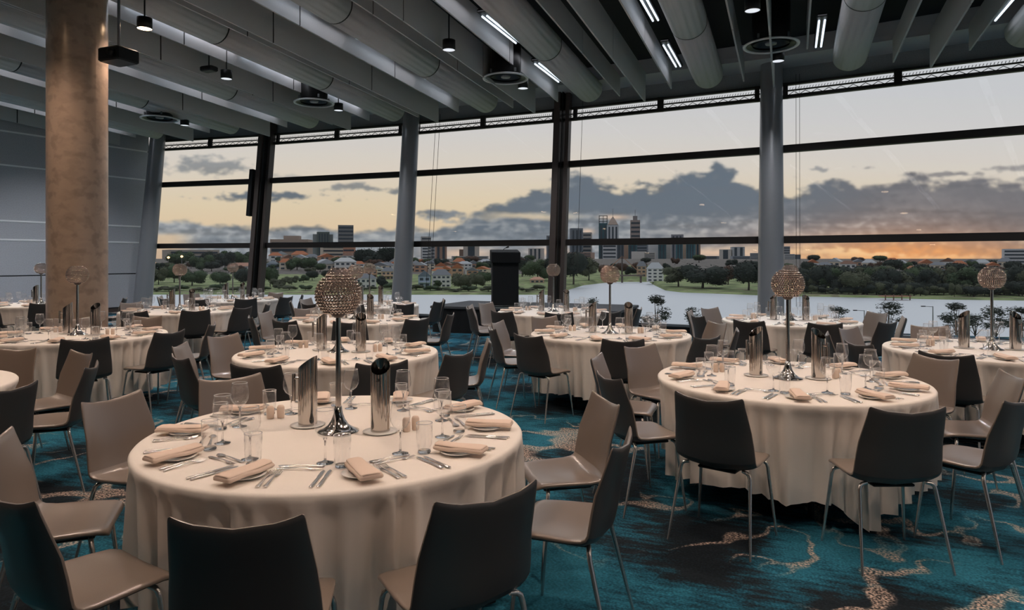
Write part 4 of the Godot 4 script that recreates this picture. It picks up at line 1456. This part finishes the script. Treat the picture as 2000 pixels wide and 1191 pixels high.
func tower(x0: float, x1: float, top: float, depth: float, c: Color, words: String, bands := 0, upright := 0, called := "tower_block", low := 509.0):
	var mid := (x0 + x1) / 2
	var y0 := EYE - (low - HORIZON) * depth / FOCAL
	var o := base(called, at_px(mid, depth, y0), YAW - atan((mid - 1000.0) / FOCAL) + 0.2 * sin(mid))
	var w := (x1 - x0) * depth / FOCAL * 0.94
	var h := (low - top) * depth / FOCAL
	scaled_box("body", o, Vector3(0, h / 2, 0), Vector3(w, h, w * 0.8), colored(c))
	for i in bands:
		scaled_box("window_band", o, Vector3(0, h * (i + 0.7) / (bands + 0.4), w * 0.4), Vector3(w * 0.92, h * 0.42 / (bands + 0.4), w * 0.03), mats["far window"])
	for i in upright:
		scaled_box("window_strip", o, Vector3((i - (upright - 1) / 2.0) * w * 0.9 / upright, h * 0.49, w * 0.4), Vector3(w * 0.42 / upright, h * 0.9, w * 0.03), mats["far window"])
	tag(o, words, "building", "city buildings across the river")
	return [o, w, h]

func build_city():
	mat("far window", Color8(62, 72, 80), 0.35)
	var tan_c := Color8(170, 152, 140)
	var teal := Color8(62, 92, 100)
	# towers on the skyline
	tower(1113, 1138, 446, 3000, Color8(112, 120, 128), "broad blue grey glass office block on the skyline", 0, 3)
	tower(1139, 1156, 454, 3100, Color8(172, 166, 160), "pale stepped office block on the skyline", 7)
	var t: Array = tower(1169, 1187, 436, 3000, teal, "dark teal tower topped by a bare steel frame", 0, 2)
	for q in [[-0.45, 0.035], [0.0, 0.03], [0.45, 0.035]]:
		scaled_box("frame_post", t[0], Vector3(q[0] * t[1], t[2] + 17, 0), Vector3(t[1] * q[1] * 2, 34, t[1] * 0.1), mats["black metal"])
	for q in [8.0, 20.0, 33.0]:
		scaled_box("frame_beam", t[0], Vector3(0, t[2] + q, 0), Vector3(t[1], 2.0, t[1] * 0.1), mats["black metal"])
	t = tower(1185, 1209, 439, 2900, Color8(196, 198, 202), "white tower with pyramid top and tall spire", 0, 3)
	var st := start()
	lathe(st, [Vector2(t[1] * 0.62, t[2]), Vector2(t[1] * 0.42, t[2] + 14), Vector2(0.0, t[2] + 37)], 4, Vector3.ZERO, false)
	var crown := put("pyramid_top", done(st), colored(tan_c), t[0])
	crown.rotation.y = PI / 4
	scaled_box("spire", t[0], Vector3(0, t[2] + 50, 0), Vector3(1.6, 38, 1.6), mats["steel"])
	t = tower(1231, 1250, 430, 2900, Color8(158, 144, 138), "tall brown grey tower with stepped crown and mast", 9, 0)
	scaled_box("crown", t[0], Vector3(0, t[2] + 9, 0), Vector3(t[1] * 0.45, 18, t[1] * 0.4), colored(Color8(140, 134, 134)))
	scaled_box("mast", t[0], Vector3(0, t[2] + 30, 0), Vector3(1.8, 28, 1.8), mats["steel"])
	tower(1311, 1335, 458, 3000, Color8(140, 140, 146), "plain grey tower standing beside teal glass blocks", 0, 3)
	var list := [[1177, 1205, 476, 2500, Color8(196, 196, 198), "wide white office block with grey bands", 4, 0], [1205, 1220, 474, 2600, Color8(96, 104, 112), "slim slate grey office block", 0, 2], [1219, 1228, 476, 2550, Color8(168, 140, 122), "narrow tan brick office block", 0, 0],
		[1228, 1244, 477, 2500, teal, "teal glass block beside narrow tan block", 0, 2], [1245, 1266, 474, 2600, Color8(124, 130, 138), "mid grey office block with dark windows", 5, 0], [1267, 1287, 472, 2500, Color8(206, 206, 206), "small pale square office block", 0, 0], [1286, 1301, 470, 2450, teal, "teal glass block beside small pale block", 0, 2],
		[1300, 1311, 474, 2500, Color8(176, 172, 168), "narrow light stone office block", 0, 0], [1320, 1333, 474, 2400, Color8(70, 108, 116), "bright teal glass block with tan neighbour", 0, 2], [1333, 1342, 476, 2450, Color8(190, 166, 148), "narrow sandy block between teal blocks", 0, 0], [1341, 1358, 470, 2400, Color8(66, 104, 112), "broad teal glass block with grey fins", 0, 3], [1358, 1368, 472, 2450, Color8(158, 136, 122), "narrow brown block with dark strip", 0, 1],
		[1234, 1262, 491, 1500, Color8(204, 198, 192), "low windowless white block", 0, 0], [1258, 1280, 493, 1430, Color8(188, 182, 174), "low cream block with ribbed floors", 4, 0], [1112, 1160, 493, 1400, Color8(170, 140, 124), "long low brick building with many windows", 3, 0], [1336, 1362, 505, 1000, Color8(188, 182, 176), "low pale concrete block above dark trees", 0, 0],
		[1405, 1428, 487, 1500, Color8(196, 190, 182), "cream tower block with dark roof edge", 0, 1], [1428, 1453, 482, 1500, Color8(176, 178, 180), "pale block with two big dark panels", 0, 2], [1428, 1464, 500, 1400, Color8(140, 146, 154), "long low grey block in front of paired panels", 2, 0], [1466, 1484, 494, 1300, Color8(172, 174, 176), "pale apartment block half behind grey column", 4, 0], [1370, 1404, 500, 1570, Color8(110, 118, 126), "low slate coloured block near the skyline", 2, 0], [1385, 1450, 512, 1000, Color8(200, 186, 172), "long low cream building above the dark trees", 2, 0], [1290, 1336, 506, 1100, Color8(150, 136, 126), "long low brown building above rusty trees", 2, 0],
		[1528, 1542, 481, 1300, Color8(150, 150, 154), "slim apartment block with stacked balconies", 5, 0], [1530, 1551, 496, 1200, Color8(206, 206, 206), "white apartment block beside the grey column", 5, 0], [1551, 1563, 497, 1250, Color8(92, 98, 106), "dark square block beside white apartments", 0, 0],
		[660, 691, 440, 1500, Color8(128, 128, 128), "tall grey apartment tower with balcony grid", 9, 0], 
		[627, 672, 478, 900, Color8(204, 190, 172), "cream apartment building with rows of windows", 4, 0], [671, 694, 476, 850, Color8(190, 140, 118), "brick apartment building beside cream one", 4, 0],
		[822, 842, 462, 1700, Color8(168, 166, 164), "pale tower behind the leaning column", 7, 0], [824, 836, 476, 1540, Color8(200, 202, 204), "white slab block behind the dark pines", 5, 0], [840, 849, 478, 1800, Color8(140, 142, 146), "narrow grey slab block", 4, 0], [849, 873, 478, 1500, Color8(160, 130, 114), "brown brick slab tower", 0, 2], [897, 905, 487, 1500, Color8(140, 118, 106), "short brown block beside a cream slab", 0, 0], [904, 937, 478, 1500, Color8(192, 182, 172), "wide cream slab tower with dark strip", 0, 1],
		[1033, 1062, 485, 1400, Color8(190, 182, 176), "pale block with tall dark windows near lectern", 0, 3], [1068, 1090, 460, 1950, Color8(124, 126, 132), "grey tower beside the dark window post", 0, 2], [880, 955, 500, 900, Color8(184, 178, 172), "long low row of pale flats on the rise", 2, 0], [325, 420, 488, 1300, Color8(176, 164, 152), "long low building behind the park trees", 2, 0],
		[1962, 2010, 486, 620, Color8(204, 204, 206), "white apartment block with balconies near the sunset", 4, 0]]
	for q in list:
		tower(q[0], q[1], q[2], q[3], q[4], q[5], q[6], q[7], "city_building", HORIZON + (EYE - land(q[3])) * FOCAL / q[3] + 1.0)
	t = tower(619, 643, 453, 1500, Color8(98, 108, 102), "squat green glazed tower with stepped grey wings", 0, 4)
	for q in [-0.66, 0.66]:
		scaled_box("wing", t[0], Vector3(q * t[1], t[2] * 0.46, -4), Vector3(t[1] * 0.34, t[2] * 0.92, t[1] * 0.6), colored(Color8(136, 142, 140)))
	t = tower(533, 608, 468, 1600, Color8(172, 152, 138), "broad low building with raised middle on the hill", 3, 0)
	scaled_box("raised_block", t[0], Vector3(0, t[2] + 4.5, -5), Vector3(t[1] * 0.42, 9, t[1] * 0.3), colored(Color8(164, 148, 136)))
	# houses
	var cream := Color8(216, 202, 182)
	var white := Color8(222, 220, 216)
	var orange := Color8(176, 110, 76)
	var slate := Color8(120, 124, 130)
	var pale := Color8(176, 180, 184)
	house(545, 571, 505, 527, cream, orange, "cream house under a broad orange hip roof", 2, false)
	house(520, 546, 508, 524, Color8(150, 164, 178), Color8(176, 186, 196), "blue grey shed-like house beside the park", 1, true)
	house(536, 562, 490, 506, cream, pale, "small cream cottage high on the bank", 1, true)
	house(568, 603, 490, 507, Color8(206, 178, 152), orange, "wide low house under orange tiles on the hill", 1, false)
	house(612, 656, 506, 528, Color8(206, 196, 182), pale, "large cream house with a pale grey gable", 1, true, 0.3)
	house(652, 697, 503, 528, white, Color8(190, 192, 192), "large white house with a pale tin roof", 2, false)
	house(726, 760, 512, 532, cream, slate, "cream two storey house under a slate gable", 2, true, -0.2)
	house(744, 772, 522, 545, Color8(206, 176, 150), slate, "tan terrace house beside the leaning column", 2, false)
	house(693, 736, 534, 562, white, slate, "white waterfront house with big square windows", 2, false)
	house(800, 824, 508, 530, cream, pale, "cream house with a pale roof on the rise", 2, true)
	house(816, 842, 528, 561, Color8(166, 180, 194), Color8(112, 124, 136), "blue grey gabled waterfront house with white trim", 2, true)
	house(842, 882, 526, 560, white, slate, "white waterfront house with a grid of windows", 3, false)
	house(848, 874, 512, 530, cream, orange, "cream house with an orange gable behind the waterfront", 1, true)
	house(880, 906, 515, 540, Color8(196, 160, 134), orange, "tan house with orange tiles behind the waterfront", 2, true)
	house(908, 930, 520, 540, white, pale, "white villa with a pale roof beside brown trees", 2, true)
	house(926, 943, 526, 540, cream, slate, "little cream gabled house beside the lectern", 1, true)
	house(1034, 1064, 541, 552, Color8(200, 170, 150), Color8(196, 150, 128), "low pavilion with a pinkish hip roof on the lawn", 1, false)
	house(445, 500, 513, 528, white, Color8(176, 132, 112), "long white clubhouse with a red roof in the park", 1, false)
	house(1262, 1297, 522, 558, white, pale, "white four storey waterfront apartments", 4, false)
	house(1243, 1263, 526, 556, Color8(190, 160, 138), slate, "tan waterfront apartments beside white ones", 3, false)
	house(1600, 1626, 520, 552, Color8(196, 142, 108), slate, "orange brick flats under a slate roof", 2, false)
	house(1628, 1657, 524, 544, Color8(176, 178, 182), Color8(168, 176, 186), "pale grey house among the gum trees", 1, false)
	house(1708, 1742, 520, 542, white, Color8(160, 172, 188), "white house with a blue grey roof among trees", 2, false)
	house(1768, 1802, 519, 536, Color8(196, 140, 100), Color8(160, 110, 80), "orange brick house with brown roof among trees", 1, false)
	house(1828, 1858, 526, 542, white, Color8(150, 164, 184), "white house with a bright blue grey roof", 1, true)
	var hills := [["cream", cream], ["white", white], ["tan", Color8(190, 150, 124)]]
	var tops := [["orange", orange], ["slate", slate], ["pale grey", pale], ["brown", Color8(124, 92, 76)]]
	for i in 34:
		var px := 560.0 + 25.0 * i if i < 16 else 1575.0 + (i - 16) * 22.0
		if px > 945 and px < 1100: continue
		var low := 519.0 + (i * 7 % 5) * 1.6
		var a: Array = hills[i % 3]
		var b: Array = tops[(i * 5 + i / 4) % 4]
		house(px, px + 23 + (i * 5 % 8), low - 13 - (i * 3 % 5), low, a[1], b[1], "small %s house with %s roof on the far rise" % [a[0], b[0]], 1, i % 2 == 0, 0.3 * sin(i * 2.0))
	for i in 22:
		var px := 690.0 + 17.0 * (i % 15) if i < 15 else 525.0 + 24.0 * (i - 15)
		if px > 765 and px < 800: continue
		var low := (526.0 + (i * 7 % 4) * 5.0) if i < 15 else 512.0 + (i % 3) * 2.0
		var a: Array = hills[(i + 1) % 3]
		var b: Array = tops[(i * 3 + i / 5) % 4]
		house(px, px + 23 + (i * 5 % 8), low - 16 - (i * 3 % 6), low, a[1], b[1], "%s terrace house with %s roof on the bank" % [a[0], b[0]], 2, i % 3 != 0, 0.35 * sin(i * 1.7))
	# footbridge with a mast, jetty, street lamps
	var o := base("footbridge", at_px(1215, 292, -5.4), YAW)
	scaled_box("deck", o, Vector3.ZERO, Vector3(18, 0.6, 3), colored(Color8(110, 100, 92)))
	scaled_box("mast", o, Vector3(0, 4.2, 0), Vector3(0.5, 8.6, 0.5), mats["dark frame"])
	for s in [-8.6, 8.6]:
		st = start()
		between(st, Vector3(0, 8.2, 0), Vector3(s, 0.3, 0), 0.25, 0.25)
		put("cable", done(st), colored(Color8(168, 126, 100)), o)
	for s in [-8.0, 0.0, 8.0]:
		scaled_box("pier", o, Vector3(s, -1.7, 0), Vector3(0.7, 3.2, 1.2), colored(Color8(110, 100, 92)))
	tag(o, "footbridge with a tall mast and two stay cables", "bridge")
	o = base("jetty", at_px(1748, 168, WATER + 0.6), YAW)
	for i in 7:
		scaled_box("plank", o, Vector3(-3.0 + i, 0.3, 0), Vector3(0.9, 0.12, 2.6), colored(Color8(168, 112, 84)))
	for i in 4:
		scaled_box("pile", o, Vector3(-3.0 + 2.0 * i, -0.4, 1.2), Vector3(0.2, 2.4, 0.2), colored(Color8(110, 84, 70)))
	tag(o, "short rust coloured timber jetty at the far bank", "jetty")
	for q in [[1822, 598, 74], [1688, 606, 78]]:
		var d: float = q[2]
		var h: float = EYE - (q[1] - HORIZON) * d / FOCAL + 7.45
		o = base("street_lamp", at_px(q[0], d, -7.45), YAW)
		st = start()
		tube(st, [Vector3(0, 0, 0), Vector3(0, h, 0)], [0.07, 0.045], 8)
		put("pole", done(st), mats["steel"], o)
		st = start()
		tube(st, [Vector3(0, h - 0.05, 0), Vector3(-0.9, h, 0)], 0.035, 6)
		put("arm", done(st), mats["steel"], o)
		scaled_box("lantern_head", o, Vector3(-1.05, h, 0), Vector3(0.4, 0.1, 0.2), mats["black metal"])
		tag(o, "thin unlit street lamp on the near bank", "street lamp", "street lamps on the near bank")
	for q in [[329, 503], [355, 501], [385, 513], [400, 513], [312, 521], [302, 514]]:
		var d := 420.0
		o = base("park_light", at_px(q[0], d, land(d)))
		var y: float = EYE - (q[1] - HORIZON) * d / FOCAL - land(d)
		st = start()
		tube(st, [Vector3.ZERO, Vector3(0, y, 0)], 0.12, 6)
		put("pole", done(st), mats["steel"], o)
		st = start()
		lathe(st, [Vector2(0, y - 0.7), Vector2(0.7, y - 0.2), Vector2(0.85, y + 0.3), Vector2(0, y + 0.8)], 10)
		put("lamp_head", done(st), glow("park lamp glow", Color(1.0, 0.78, 0.55), 3.0), o)
		tag(o, "warm lit park light among the trees across the river", "park light", "lit park lights")

# ------------------------------------------------------------------
const LAMP_COLOR := Color(1.0, 0.89, 0.81)
const LAMP_ENERGY := 5.0
const COOL_COLOR := Color(0.97, 0.98, 1.0)
const COOL_ENERGY := 6.0
const TUBE_COLOR := Color(0.97, 0.97, 1.0)
const TUBE_ENERGY := 1.3

func _ready():
	rng.seed = 20
	# camera: level, with a lens shifted down
	var c := Camera3D.new()
	c.name = "camera"
	c.projection = Camera3D.PROJECTION_FRUSTUM
	c.near = 0.1
	c.far = 9000.0
	c.size = 1191.0 / FOCAL * c.near
	c.frustum_offset = Vector2(0, -(595.5 - HORIZON) / FOCAL * c.near)
	c.position = Vector3(0, EYE, 0)
	c.rotation.y = YAW
	c.current = true
	add_child(c)
	# sky: the computed dusk sky is the daylight
	var e := Environment.new()
	e.background_mode = Environment.BG_SKY
	e.sky = Sky.new()
	var p := PanoramaSkyMaterial.new()
	p.panorama = paint_sky()
	e.sky.sky_material = p
	e.tonemap_mode = Environment.TONE_MAPPER_LINEAR
	e.tonemap_exposure = 1.0
	e.sdfgi_enabled = true
	e.ssao_enabled = true
	e.ssil_enabled = true
	var we := WorldEnvironment.new()
	we.name = "world"
	we.environment = e
	add_child(we)
	build_room()
	build_ceiling()
	build_stage()
	build_tables()
	build_land()
	build_city()
	build_trees()
